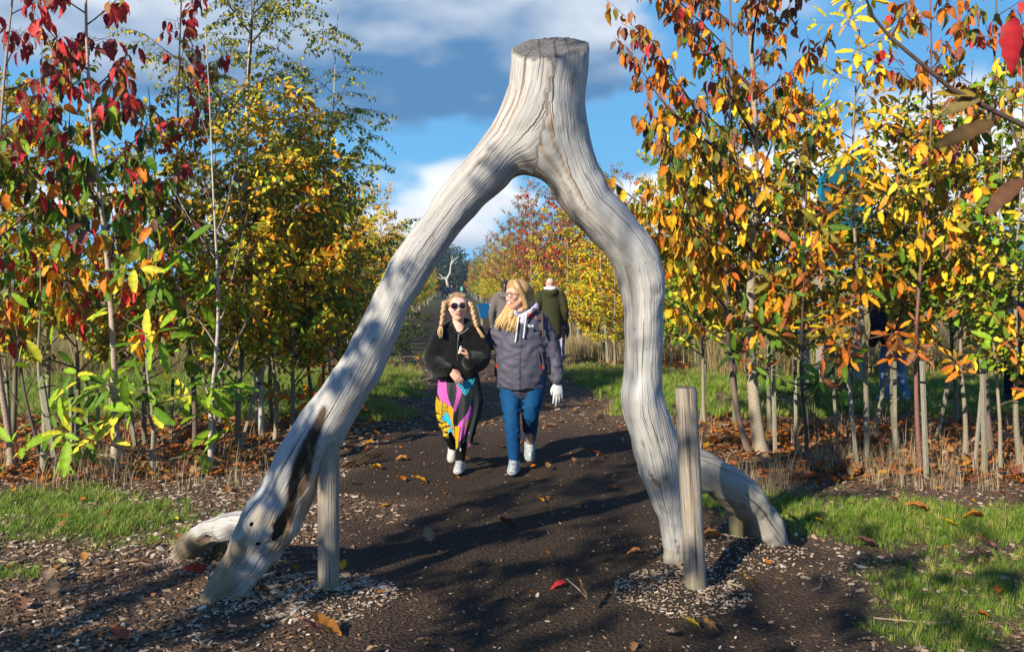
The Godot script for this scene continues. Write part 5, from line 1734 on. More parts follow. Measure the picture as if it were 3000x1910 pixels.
	braid(root, [Vector3(-0.085, 1.46, 0.0), Vector3(-0.125, 1.46, 0.03), Vector3(-0.132, 1.4, 0.06), Vector3(-0.14, 1.31, 0.1), Vector3(-0.145, 1.265, 0.115)], 0.02, [Vector3(-0.155, 1.165, 0.135)])
	braid(root, [Vector3(0.07, 1.46, 0.0), Vector3(0.1, 1.445, 0.03), Vector3(0.118, 1.38, 0.06), Vector3(0.14, 1.3, 0.1), Vector3(0.155, 1.25, 0.11)], 0.02, [Vector3(0.2, 1.17, 0.12)])
	for s in [-1, 1]:
		var bm := pen()
		tube(bm, PackedVector3Array([Vector3(-0.1 if s < 0 else 0.085, 1.475, 0.012), Vector3(-0.1 if s < 0 else 0.085, 1.45, 0.02)]), PackedFloat32Array([0.016, 0.016]), 8, Color(0.03, 0.1, 0.35))
		piece("hair_tie", bake(bm), mats.cloth, root)
	# sunglasses
	var g := pen()
	var x := ht.basis.x; var y := ht.basis.y; var z := ht.basis.z
	for s in [-1, 1]:
		var c: Vector3 = ht * Vector3(0.035 * s, 0.008, 0.108)
		var xs: Vector3 = (x - z * 0.18 * s).normalized()
		disc(g, c, xs, y, 0.029, 0.027, Color(0.012, 0.006, 0.009), 2.4)
		ring_loop(g, c, xs, y, 0.0295, 0.0275, 0.0016, Color(0.4, 0.32, 0.31), 2.4)
		tube(g, PackedVector3Array([ht * Vector3(0.06 * s, 0.016, 0.094), ht * Vector3(0.078 * s, 0.014, 0.05), ht * Vector3(0.084 * s, 0.012, -0.01)]), PackedFloat32Array([0.0028, 0.0025, 0.002]), 5, Color(0.35, 0.16, 0.15))
	tube(g, PackedVector3Array([ht * Vector3(-0.01, 0.016, 0.106), ht * Vector3(0.01, 0.016, 0.106)]), PackedFloat32Array([0.0025, 0.0025]), 5, Color(0.4, 0.3, 0.3))
	piece("sunglasses", bake(g), mats.lens, root)

const PATCHES := [
	["dots", [755, 640, 760, 700, 720, 800, 700, 830, 680, 760, 690, 710]], ["pink", [745, 495, 790, 570, 780, 650, 740, 740, 690, 850, 640, 930, 565, 1000, 545, 900, 545, 810, 590, 740, 650, 660, 710, 580]],
	["strip", [510, 690, 530, 800, 545, 1000, 555, 1100, 520, 1100, 515, 960, 510, 830]], ["amber", [450, 500, 500, 510, 525, 560, 515, 660, 510, 760, 470, 640, 445, 570]],
	["teal", [440, 575, 380, 620, 365, 690, 420, 740, 500, 770, 440, 850, 430, 900, 470, 960, 520, 1040, 510, 900, 500, 770, 495, 700, 460, 640]], ["scrawl", [280, 620, 360, 650, 365, 700, 410, 740, 500, 770, 440, 860, 430, 900, 480, 1020, 430, 1020, 370, 920, 310, 760]],
	["grid", [270, 390, 340, 450, 440, 490, 445, 560, 400, 610, 360, 650, 280, 620, 270, 520]], ["pink", [270, 140, 415, 140, 430, 300, 455, 400, 490, 500, 460, 505, 350, 465, 320, 400, 285, 280]],
	["pink", [555, 210, 600, 250, 630, 320, 600, 420, 560, 540, 530, 590, 520, 540, 545, 420, 560, 300]], ["hatch", [520, 140, 800, 140, 790, 210, 740, 290, 690, 360, 660, 360, 620, 290, 580, 230, 540, 200]]]

func patch_colour(x: float, y: float, front: bool) -> Color:
	var black := Color(0.017, 0.02, 0.024)
	if not front: return black
	var p := Vector2((x * 342.0 + 125.0) * 4.646, (309.0 - y * 342.0) * 4.646)
	for e in PATCHES:
		var poly := PackedVector2Array()
		for k in range(0, e[1].size(), 2): poly.append(Vector2(e[1][k], e[1][k + 1]))
		if not Geometry2D.is_point_in_polygon(p, poly): continue
		var ink := false
		match e[0]:
			"pink": return Color(0.5, 0.1, 0.4)
			"teal": return Color(0.03, 0.42, 0.6)
			"amber": return Color(0.66, 0.3, 0.01)
			"strip": return Color(0.02, 0.02, 0.02) if fmod(p.y, 48.0) < 9.0 and p.x < 528.0 else Color(0.68, 0.44, 0.012)
			"hatch": return black if fmod(p.x * 0.8 + p.y * 0.45, 34.0) < 10.0 else Color(0.03, 0.4, 0.55)
			"dots": ink = sin(p.x * 0.16) * sin(p.y * 0.13) > 0.25
			"grid": ink = fmod(p.y + p.x * 0.3, 27.0) < 7.0 or (p.x > 350.0 and fmod(p.x, 24.0) < 6.0)
			"scrawl": ink = absf(sin(p.x * 0.055 + 1.6 * sin(p.y * 0.04)) * sin(p.y * 0.045 + p.x * 0.02)) < 0.26
		return Color(0.018, 0.016, 0.014) if ink else Color(0.66, 0.43, 0.012)
	return black

func woman() -> void:
	var root := thing("person", foot(1530, 7.65), "smiling woman with long blond hair, glasses, slate jacket and blue jeans", "person", "people walking towards the arch")
	var ht := Transform3D(Basis(Vector3.UP, -0.98) * Basis(Vector3.RIGHT, 0.06), Vector3(-0.045, 1.525, 0.03))
	var m := pen()
	head(m, ht, {"smile": 1.0, "double_chin": true, "wide": 1.04, "gaze": 0.004}, 0.0055)
	var body := [[[Vector3(0, 1.36, -0.02), 0.055], [Vector3(0, 1.2, 0), 0.12], [Vector3(0, 0.95, 0), 0.13], [Vector3(0, 0.88, 0), 0.09]], [[Vector3(-0.15, 1.27, 0), 0.05], [Vector3(-0.28, 1.1, -0.05), 0.045], [Vector3(-0.42, 1.1, -0.17), 0.03]], [[Vector3(0.16, 1.28, 0), 0.05], [Vector3(0.27, 1.01, -0.03), 0.042], [Vector3(0.3, 0.77, 0.05), 0.028]],
		[[Vector3(-0.1, 0.86, 0), 0.085], [Vector3(-0.09, 0.47, 0.06), 0.058], [Vector3(-0.07, 0.1, 0.05), 0.038]], [[Vector3(0.09, 0.86, 0), 0.085], [Vector3(0.07, 0.5, 0.0), 0.058], [Vector3(0.07, 0.19, -0.36), 0.038]]]
	skin(m, body, 0.018, 0.04, plain(SKIN, 0.05), null, 2)
	skin(m, hand_chains(hand_frame(Vector3(-0.43, 1.1, -0.18), Vector3(-1, 0.05, -0.1), Vector3(0, 0, 1)), 1.0, [0.2, 0.2, 0.25, 0.25, 0.2], 0.95), 0.005, 0.008, plain(SKIN), null, 1)
	piece("body", bake(m), mats.skin, root)
	var jm := pen()
	var jk := [{"p": [[Vector3(0.0, 1.3, -0.015), 0.13], [Vector3(0.0, 1.2, 0.0), 0.19], [Vector3(-0.005, 1.08, 0.01), 0.212], [Vector3(-0.012, 0.95, 0.01), 0.222], [Vector3(-0.015, 0.83, 0.01), 0.218], [Vector3(-0.015, 0.775, 0.01), 0.205]], "ax": Vector3(0, 0, 1), "q": 0.72},
		[[Vector3(0.155, 1.295, -0.015), 0.075], [Vector3(0.215, 1.18, -0.02), 0.08], [Vector3(0.265, 1.02, -0.025), 0.077], [Vector3(0.288, 0.9, 0.015), 0.068], [Vector3(0.3, 0.795, 0.045), 0.052]],
		[[Vector3(-0.145, 1.285, -0.015), 0.075], [Vector3(-0.215, 1.19, -0.035), 0.082], [Vector3(-0.275, 1.115, -0.06), 0.075], [Vector3(-0.36, 1.1, -0.12), 0.062], [Vector3(-0.42, 1.1, -0.17), 0.05]],
		[[Vector3(0.06, 1.375, 0.085), 0.022], [Vector3(0.115, 1.385, 0.03), 0.03], [Vector3(0.1, 1.39, -0.06), 0.035], [Vector3(0, 1.4, -0.1), 0.036], [Vector3(-0.09, 1.37, -0.05), 0.03]]]
	var fold0 := folds(0.013, 6.5, 1.5)
	var fold := func(p: Vector3, v: float) -> float: return maxf(fold0.call(p, v), 0.722 + 0.006 * sin(p.x * 30.0) - p.y) if p.y < 1.0 else fold0.call(p, v)
	var slate := func(p: Vector3, n: Vector3) -> Color:
		var k := 1.0 + 0.12 * n_mid.get_noise_3d(p.x * 20, p.y * 20, p.z * 20)
		var c := Color(0.085, 0.083, 0.118) * k
		if absf(p.x + 0.02 - (p.y - 0.8) * 0.03) < 0.005 and p.z > 0.08 and p.y < 1.27: c = c * 0.35
		if p.y < 0.8 and fmod(p.x * 38.0 + 20.0, 1.0) < 0.3 and p.y > 0.765 and absf(p.x) < 0.24: c = c * 0.75
		c.a = 1.0
		return c
	skin(jm, jk, 0.0125, 0.05, slate, fold, 2)
	var jacket := piece("jacket", bake(jm), mats.shell, root)
	var flap := pen()
	for e in [[0.125, 1.06, 0.155, 0.92, 0.132], [0.16, 1.05, 0.19, 0.9, 0.11]]:
		tube(flap, PackedVector3Array([Vector3(e[0], e[1], e[4] + 0.028), Vector3((e[0] + e[2]) / 2, (e[1] + e[3]) / 2, e[4] + 0.03), Vector3(e[2], e[3], e[4] + 0.012)]), PackedFloat32Array([0.006, 0.007, 0.006]), 5, Color(0.07, 0.068, 0.095))
	piece("pocket", bake(flap), mats.shell, jacket)
	var pulls := pen()
	for e in [[Vector3(0.172, 0.93, 0.128), Vector3(0.176, 0.9, 0.13)], [Vector3(-0.218, 0.93, 0.075), Vector3(-0.222, 0.9, 0.075)], [Vector3(0.115, 1.345, 0.105), Vector3(0.118, 1.32, 0.112)]]:
		tube(pulls, PackedVector3Array([e[0], e[1]]), PackedFloat32Array([0.006, 0.005]), 6, Color(0.7, 0.06, 0.015))
	piece("zip_pull", bake(pulls), mats.paint, jacket)
	var line := pen()
	tube(line, PackedVector3Array([Vector3(0.02, 1.31, 0.142), Vector3(0.06, 1.36, 0.118), Vector3(0.12, 1.405, 0.06), Vector3(0.135, 1.415, 0.0)]), PackedFloat32Array([0.005, 0.007, 0.008, 0.007]), 6, Color(0.5, 0.06, 0.03))
	piece("red_lining", bake(line), mats.cloth, jacket)
	lettering("Rab", 0.03, Color(0.75, 0.75, 0.78), jacket, Transform3D(Basis(Vector3.UP, 0.35), Vector3(0.07, 1.268, 0.172)), "chest_lettering")
	# hooded top
	var hm := pen()
	var hood := [[[Vector3(0.03, 1.36, 0.1), 0.026], [Vector3(0.085, 1.39, 0.055), 0.03], [Vector3(0.115, 1.42, -0.02), 0.034], [Vector3(0.08, 1.44, -0.1), 0.045], [Vector3(0, 1.43, -0.12), 0.05], [Vector3(-0.08, 1.41, -0.07), 0.035], [Vector3(-0.06, 1.37, 0.06), 0.026]], [[Vector3(0.0, 1.33, 0.075), 0.04], [Vector3(0, 1.3, 0.09), 0.04]]]
	skin(hm, hood, 0.008, 0.03, plain(Color(0.55, 0.55, 0.68), 0.1), folds(0.006, 12.0), 2)
	var hoodie_ := piece("hoodie", bake(hm), mats.cloth, root)
	for e in [[Vector3(-0.03, 1.35, 0.12), Vector3(-0.045, 1.25, 0.16), Vector3(-0.055, 1.16, 0.172), Vector3(-0.06, 1.13, 0.172)], [Vector3(0.035, 1.36, 0.125), Vector3(0.02, 1.27, 0.162), Vector3(0.012, 1.19, 0.172), Vector3(0.01, 1.165, 0.172)]]:
		var cm := pen()
		tube(cm, PackedVector3Array(e), PackedFloat32Array([0.0065, 0.0065, 0.0065, 0.009]), 7, Color(0.72, 0.71, 0.76))
		piece("drawstring", bake(cm), mats.cloth, hoodie_)
	var st := pen()
	tube(st, PackedVector3Array([Vector3(0.165, 1.385, 0.0), Vector3(0.172, 1.34, 0.07), Vector3(0.172, 1.25, 0.115), Vector3(0.178, 1.18, 0.12)]), PackedFloat32Array([0.011, 0.011, 0.011, 0.009]), 6, Color(0.06, 0.04, 0.035))
	piece("bag_strap", bake(st), mats.rubber, root)
	# jeans
	var tm := pen()
	var legs := [[[Vector3(-0.105, 0.84, 0), 0.108], [Vector3(-0.1, 0.68, 0.02), 0.095], [Vector3(-0.092, 0.47, 0.06), 0.07], [Vector3(-0.08, 0.32, 0.055), 0.066], [Vector3(-0.07, 0.13, 0.05), 0.047]], [[Vector3(0.1, 0.84, 0), 0.112], [Vector3(0.09, 0.68, 0.02), 0.096], [Vector3(0.072, 0.5, 0.0), 0.072], [Vector3(0.07, 0.36, -0.17), 0.066], [Vector3(0.07, 0.215, -0.35), 0.048]], [[Vector3(-0.05, 0.86, 0), 0.12], [Vector3(0.05, 0.86, 0), 0.12]]]
	var denim := func(p: Vector3, n: Vector3) -> Color:
		var k := 1.0 + 0.2 * n_mid.get_noise_3d(p.x * 22, p.y * 30, p.z * 22)
		var wornf := 0.35 * smoothstep(0.3, 1.0, n.z) * smoothstep(0.25, 0.5, p.y)
		return Color(0.008 + 0.012 * wornf, 0.075 + 0.06 * wornf, 0.22 + 0.1 * wornf) * k
	var crease := func(p: Vector3, v: float) -> float:
		return v + 0.010 * sin(p.y * 75.0 + 2.5 * n_fine.get_noise_3d(p.x * 9, p.y * 3, p.z * 9) * 3.0) * smoothstep(-0.1, 0.4, n_fine.get_noise_3d(p.x * 6, p.y * 5, p.z * 6)) + 0.003 * n_mid.get_noise_3d(p.x * 16, p.y * 16, p.z * 16)
	skin(tm, legs, 0.0115, 0.02, denim, crease, 2)
	piece("jeans", bake(tm), mats.denim, root)
	var grey_ := [Color(0.3, 0.36, 0.4), Color(0.4, 0.45, 0.48), Color(0.2, 0.25, 0.27), Color(0.62, 0.66, 0.68)]
	shoe("shoe", root, Vector3(-0.068, 0.09, 0.03), Vector3(-0.09, 0.045, 0.21), grey_, 1.05)
	shoe("shoe", root, Vector3(0.07, 0.185, -0.37), Vector3(0.068, 0.06, -0.26), grey_, 1.05)
	var gm := pen()
	skin(gm, hand_chains(hand_frame(Vector3(0.302, 0.765, 0.055), Vector3(0.05, -1.0, 0.12), Vector3(-0.3, -0.05, -0.95)), -1.0, [0.18, 0.2, 0.25, 0.3, 0.25], 1.12, 0.05), 0.0045, 0.008, plain(Color(0.72, 0.71, 0.69), 0.1), null, 2)
	piece("glove", bake(gm), mats.cloth, root)
	# hair
	var pm := pen()
	var inv := ht.affine_inverse()
	var cap := moved([[[Vector3(0, 0.045, -0.035), 0.088], [Vector3(0, 0.042, -0.002), 0.083]], [[Vector3(0.03, 0.11, 0.03), 0.03], [Vector3(0.07, 0.06, 0.03), 0.026], [Vector3(0.083, -0.01, -0.005), 0.024], [Vector3(0.082, -0.1, -0.03), 0.024]], [[Vector3(-0.02, 0.11, 0.03), 0.03], [Vector3(-0.066, 0.07, 0.036), 0.024], [Vector3(-0.08, -0.02, 0.01), 0.022], [Vector3(-0.08, -0.09, -0.0), 0.022]], [[Vector3(0, 0.03, -0.07), 0.075], [Vector3(0, -0.09, -0.07), 0.065]]], ht)
	cap.append_array([[[Vector3(0.05, 1.55, -0.03), 0.055], [Vector3(0.06, 1.46, -0.03), 0.05], [Vector3(0.05, 1.4, -0.03), 0.04]], [[Vector3(-0.05, 1.46, -0.03), 0.05], [Vector3(-0.075, 1.41, 0.03), 0.034], [Vector3(-0.1, 1.34, 0.09), 0.02]]])
	var blond := func(p: Vector3, n: Vector3) -> Color:
		var q := inv * p
		var low := smoothstep(1.5, 1.28, p.y)
		var k := 1.0 + 0.5 * n_mid.get_noise_3d(p.x * 70 + p.y * 22, p.y * 9, p.z * 70)
		return Color(0.38, 0.23, 0.105).lerp(Color(0.62, 0.42, 0.2), low * 0.8 + 0.2 * n_fine.get_noise_2d(p.x * 60, p.y * 8)) * k
	var locks := func(p: Vector3, v: float) -> float:
		return v + 0.0035 * n_mid.get_noise_3d(p.x * 55 + p.y * 18, p.y * 6, p.z * 55)
	skin(pm, cap, 0.007, 0.014, blond, locks, 2)
	piece("hair", bake(pm), mats.hair, root)
	var lk := pen()
	for k in 90:
		var u := rng.randf()
		var from := Vector3(lerpf(-0.115, -0.03, u), lerpf(1.46, 1.41, u) + rng.randf_range(-0.02, 0.02), lerpf(-0.02, 0.0, u))
		var to := Vector3(lerpf(-0.23, -0.05, pow(u, 1.2)) + rng.randf_range(-0.015, 0.015), lerpf(1.26, 1.225, u) + rng.randf_range(-0.025, 0.03), lerpf(0.09, 0.168, u) + rng.randf_range(-0.006, 0.012))
		var bulge := Vector3(lerpf(-0.02, 0.008, u), -0.02, 0.02)
		var tint := Color(0.46, 0.28, 0.11).lerp(Color(0.62, 0.43, 0.2), rng.randf()) * rng.randf_range(0.6, 1.15)
		tube(lk, PackedVector3Array([from, from.lerp(to, 0.35) + bulge * 0.8, from.lerp(to, 0.7) + bulge * 0.6, to]), PackedFloat32Array([0.008, 0.0085, 0.007, 0.001]), 5, tint)
	piece("hair_lock", bake(lk), mats.hair, root)
	# glasses
	var g := pen()
	var x := ht.basis.x; var y := ht.basis.y; var z := ht.basis.z
	var lens := pen()
	for s in [-1, 1]:
		var c: Vector3 = ht * Vector3(0.034 * s, 0.008, 0.1)
		var xs: Vector3 = (x - z * 0.15 * s).normalized()
		ring_loop(g, c, xs, y, 0.025, 0.02, 0.0026, Color(0.06, 0.03, 0.02), 2.8)
		disc(lens, c, xs, y, 0.024, 0.019, Color.WHITE, 2.8)
		tube(g, PackedVector3Array([ht * Vector3(0.058 * s, 0.016, 0.095), ht * Vector3(0.082 * s, 0.014, 0.04), ht * Vector3(0.088 * s, 0.01, -0.012)]), PackedFloat32Array([0.0028, 0.0026, 0.002]), 5, Color(0.12, 0.05, 0.025))
	tube(g, PackedVector3Array([ht * Vector3(-0.011, 0.014, 0.105), ht * Vector3(0.011, 0.014, 0.105)]), PackedFloat32Array([0.0025, 0.0025]), 5, Color(0.06, 0.03, 0.02))
	var fr := piece("glasses", bake(g), mats.paint, root)
	piece("lenses", bake(lens), mats.glass, fr)

# a walker seen from a distance: pose and clothes from a few numbers, facing +z
func walker(called: String, base: Vector3, turn: float, o: Dictionary) -> Node3D:
	var root := thing(called, base, o.label, "person", o.get("group", ""))
	root.rotation.y = turn
	var h: float = o.h / 1.75
	var cell: float = o.get("cell", 0.02)
	var st: float = o.get("stride", 0.22)
	var lean: float = o.get("lean", 0.0)
	var m := pen()
	var neck := Vector3(0, 1.45, 0.0 + lean) * h
	var ht := Transform3D(Basis(Vector3.RIGHT, o.get("nod", 0.05)).scaled(Vector3.ONE * h), neck + Vector3(0, 0.16, 0.03 + lean * 0.3) * h)
	head(m, ht, {"tone": o.get("tone", SKIN)}, maxf(0.007, cell * 0.6))
	var w: float = o.get("wide", 1.0)
	var sh := 0.17 * w
	var body := [[[neck, 0.05 * h], [Vector3(0, 1.25, lean * 0.7) * h, 0.1 * h], [Vector3(0, 0.98, 0) * h, 0.11 * h]]]
	var arms := []
	for s in [-1, 1]:
		var sw: float = st * 0.6 * s
		var hand := Vector3((sh + 0.09) * s, 0.8, 0.06 - sw + lean * 0.6) * h
		var elbow := Vector3((sh + 0.085) * s, 1.08, -0.05 - sw * 0.4 + lean * 0.5) * h
		if o.get("pockets", false): hand = Vector3(sh * 0.8 * s, 0.98, 0.14) * h
		arms.append([Vector3(sh * s, 1.4, lean) * h, elbow, hand])
		body.append([[Vector3(sh * s * 0.9, 1.39, lean) * h, 0.05 * h], [elbow, 0.04 * h], [hand, 0.028 * h]])
		var foot_z: float = st * s
		body.append([[Vector3(0.09 * s, 0.92, 0) * h, 0.08 * h], [Vector3(0.09 * s, 0.5, 0.04 + foot_z * 0.5) * h, 0.055 * h], [Vector3(0.09 * s, 0.1, foot_z - 0.02) * h, 0.036 * h]])
	skin(m, body, cell, 0.03 * h, plain(o.get("tone", SKIN), 0.05), null, 2)
	for s in 2:
		var sg := -1.0 if s == 0 else 1.0
		skin(m, hand_chains(hand_frame(arms[s][2], (arms[s][2] - arms[s][1]).normalized() + Vector3(0, -0.3, 0.1), Vector3(-sg, 0, 0.2)), -sg, [0.3, 0.35, 0.4, 0.4, 0.3], 1.0 * h), maxf(0.008, cell * 0.5), 0.008, plain(o.get("tone", SKIN), 0.05), null, 1)
	piece("body", bake(m), mats.skin, root)
	# coat
	var hem: float = o.get("hem", 0.86)
	var jm := pen()
	var hwid: float = o.get("hip", 0.17) * w
	var chains := [{"p": [[Vector3(0, 1.42, lean) * h, 0.1 * h * w], [Vector3(0, 1.3, lean * 0.8) * h, 0.17 * h * w], [Vector3(0, 1.1, lean * 0.3) * h, 0.172 * h * w], [Vector3(0, lerpf(1.1, hem, 0.6), 0.0) * h, hwid * h], [Vector3(0, hem + 0.05, 0.0) * h, hwid * 1.04 * h]], "ax": Vector3(0, 0, 1), "q": 0.7}]
	for a in arms: chains.append([[a[0] - Vector3(0, 0.01, 0), 0.075 * h * w], [a[1], 0.066 * h * w], [a[1].lerp(a[2], 0.9), 0.046 * h * w]])
	if o.has("hood"): chains.append([[Vector3(-0.1, 1.47, 0.0 + lean) * h, 0.045 * h], [Vector3(-0.08, 1.45, -0.09 + lean) * h, 0.06 * h], [Vector3(0, 1.42, -0.12 + lean) * h, 0.075 * h], [Vector3(0.08, 1.45, -0.09 + lean) * h, 0.06 * h], [Vector3(0.1, 1.47, 0.0 + lean) * h, 0.045 * h]])
	skin(jm, chains, cell * 0.8, 0.05, plain(o.coat, 0.15, 20.0), folds(0.008, 6.5), 2)
	piece("coat", bake(jm), o.get("coat_mat", mats.cloth), root)
	if o.has("hood_lining"):
		var lm := pen()
		skin(lm, [[[Vector3(-0.105, 1.5, 0.03) * h, 0.03 * h], [Vector3(-0.085, 1.51, -0.07) * h, 0.045 * h], [Vector3(0, 1.5, -0.115) * h, 0.05 * h], [Vector3(0.085, 1.51, -0.07) * h, 0.045 * h], [Vector3(0.105, 1.5, 0.03) * h, 0.03 * h]]], cell * 0.7, 0.02, plain(o.hood_lining, 0.1), folds(0.005, 12.0), 2)
		piece("hood_lining", bake(lm), mats.cloth, root)
	# trousers
	var tm := pen()
	var lc := []
	for s in [-1, 1]:
		var fz: float = st * s
		lc.append([[Vector3(0.085 * s, 0.93, 0) * h, 0.1 * h], [Vector3(0.088 * s, 0.5, 0.04 + fz * 0.5) * h, 0.072 * h], [Vector3(0.09 * s, 0.11, fz - 0.02) * h, 0.058 * h]])
	var tp: Callable = o.get("trouser_paint", plain(o.get("trousers", Color(0.02, 0.025, 0.04)), 0.2, 20.0))
	skin(tm, lc, cell * 0.8, 0.02, tp, folds(0.006, 9.0), 2)
	piece("trousers", bake(tm), mats.denim, root)
	var sc: Color = o.get("shoes", Color(0.03, 0.03, 0.03))
	for s in [-1, 1]:
		var fz2: float = st * s
		shoe("shoe", root, Vector3(0.09 * s, 0.085, fz2 - 0.03) * h, Vector3(0.095 * s, 0.045, fz2 + 0.14) * h, [sc, sc * 0.8, sc * 0.5, sc * 1.3, 0], h)
	if o.has("hair"):
		var hm := pen()
		var cap := [[[Vector3(0, 0.036, -0.035), 0.086], [Vector3(0, 0.05, 0.0), 0.08]], [[Vector3(0, 0.0, -0.06), 0.074]]]
		if o.get("long_hair", false): cap.append([[Vector3(0, 0.0, -0.08), 0.06], [Vector3(0.01, -0.1, -0.1), 0.045], [Vector3(0.02, -0.2, -0.12), 0.03]])
		skin(hm, moved(cap, ht), maxf(0.009, cell * 0.6), 0.015, plain(o.hair, 0.5, 60.0), null, 2)
		piece("hair", bake(hm), mats.hair, root)
	return root

func olive_man() -> void:
	walker("person", foot(1612, 17.7), PI + 0.08, {"h": 1.8, "label": "bald man seen from behind in a long olive parka with a white hood lining", "wide": 1.2, "hip": 0.185, "hem": 0.62, "coat": Color(0.05, 0.052, 0.022), "hood": true, "hood_lining": Color(0.72, 0.72, 0.78), "trousers": Color(0.2, 0.26, 0.36), "stride": 0.16, "cell": 0.026, "tone": Color(0.6, 0.36, 0.28), "group": "people walking away beyond the pair"})

func grey_coat() -> void:
	walker("person", foot(1481, 18.2), PI - 0.15, {"h": 1.72, "label": "dark-haired person in a taupe grey coat seen from behind, half hidden by the blond woman", "wide": 1.12, "hem": 0.7, "coat": Color(0.17, 0.145, 0.14), "hood": true, "hair": Color(0.02, 0.011, 0.009), "long_hair": true, "trousers": Color(0.02, 0.02, 0.025), "stride": 0.12, "cell": 0.026, "group": "people walking away beyond the pair"})

func child() -> void:
	var paint := func(p: Vector3, n: Vector3) -> Color:
		var a := n_mid.get_noise_3d(p.x * 14, p.y * 14, p.z * 14)
		return Color(0.55, 0.56, 0.7) if a > 0.05 else Color(0.12, 0.16, 0.42) if a > -0.15 else Color(0.3, 0.12, 0.35)
	walker("person", foot(1640, 18.5), PI + 0.1, {"h": 1.15, "label": "small child in patterned leggings and pink shoes beside the man in the olive parka", "coat": Color(0.1, 0.1, 0.16), "hair": Color(0.12, 0.07, 0.03), "trouser_paint": paint, "shoes": Color(0.55, 0.03, 0.25), "stride": 0.12, "cell": 0.024, "group": "people walking away beyond the pair"})

func hoodie() -> void:
	walker("person", foot(2622, 12.1), PI + 0.3, {"h": 1.72, "label": "person in navy hoodie with orange collar and faded jeans behind the right-hand trees", "lean": 0.14, "nod": 0.9, "wide": 1.25, "coat": Color(0.008, 0.012, 0.028), "hem": 0.88, "hood_lining": Color(0.75, 0.07, 0.015), "hair": Color(0.03, 0.02, 0.015), "trousers": Color(0.13, 0.25, 0.42), "shoes": Color(0.25, 0.26, 0.28), "stride": 0.1, "cell": 0.026})

func far_people() -> void:
	walker("person", foot(1309, 88.0), PI, {"h": 1.78, "label": "navy-clad walker, largest of the three figures far down the walk", "coat": Color(0.012, 0.02, 0.06), "wide": 1.15, "trousers": Color(0.008, 0.01, 0.02), "stride": 0.14, "cell": 0.06, "group": "distant walkers at the end of the walk"})
	walker("person", foot(1323, 100.0), PI, {"h": 1.72, "label": "far walker in dark blue, middle and smallest of the three distant figures", "coat": Color(0.012, 0.025, 0.06), "hair": Color(0.3, 0.17, 0.08), "trousers": Color(0.01, 0.02, 0.03), "stride": 0.1, "cell": 0.06, "group": "distant walkers at the end of the walk"})
	walker("person", foot(1339, 90.0), PI, {"h": 1.68, "label": "far walker with long brown hair and dark coat, rightmost of the three distant figures", "coat": Color(0.022, 0.018, 0.03), "hair": Color(0.1, 0.055, 0.035), "long_hair": true, "trousers": Color(0.06, 0.05, 0.06), "stride": 0.1, "cell": 0.06, "group": "distant walkers at the end of the walk"})

func edge_person() -> void:
	walker("person", foot(2972, 12.3), PI * 0.75, {"h": 1.66, "label": "person in dark blue mostly hidden by oak leaves at the right edge", "coat": Color(0.05, 0.07, 0.16), "hair": Color(0.012, 0.02, 0.035), "trousers": Color(0.01, 0.014, 0.03), "stride": 0.08, "cell": 0.026})

# ---------------------------------------------------------------- covers of the ground
func chip_mesh(k: int) -> ArrayMesh:
	var m := pen()
	var r := RandomNumberGenerator.new()
	r.seed = 40 + k
	var top := []
	var n := 6
	for i in n:
		var a := TAU * i / n + r.randf_range(-0.2, 0.2)
		top.append(Vector3(cos(a) * 0.5 * r.randf_range(0.75, 1.1), 0.07 + r.randf_range(-0.03, 0.05) + 0.04 * sin(a + k), sin(a) * [0.2, 0.13, 0.32, 0.17][k] * r.randf_range(0.7, 1.15)))
	for i in n:
		var a: Vector3 = top[i]
		var b: Vector3 = top[(i + 1) % n]
		face(m, Vector3(0, 0.11, 0), b, a, Color.WHITE)
		quad(m, b, b * Vector3(1.06, 0, 1.06) - Vector3(0, 0.06, 0), a * Vector3(1.06, 0, 1.06) - Vector3(0, 0.06, 0), a, Color(0.7, 0.66, 0.62))
	return bake(m, mats.chip)

func scatter_spot(near: float, far: float, margin := 0.7, power := 1.0) -> Vector2:
	# denser towards the camera, across the width of the view and a step to either side
	var d := near * pow(far / near, pow(rng.randf(), power))
	return Vector2(rng.randf_range(-1, 1) * (0.6 * d + margin), -d)

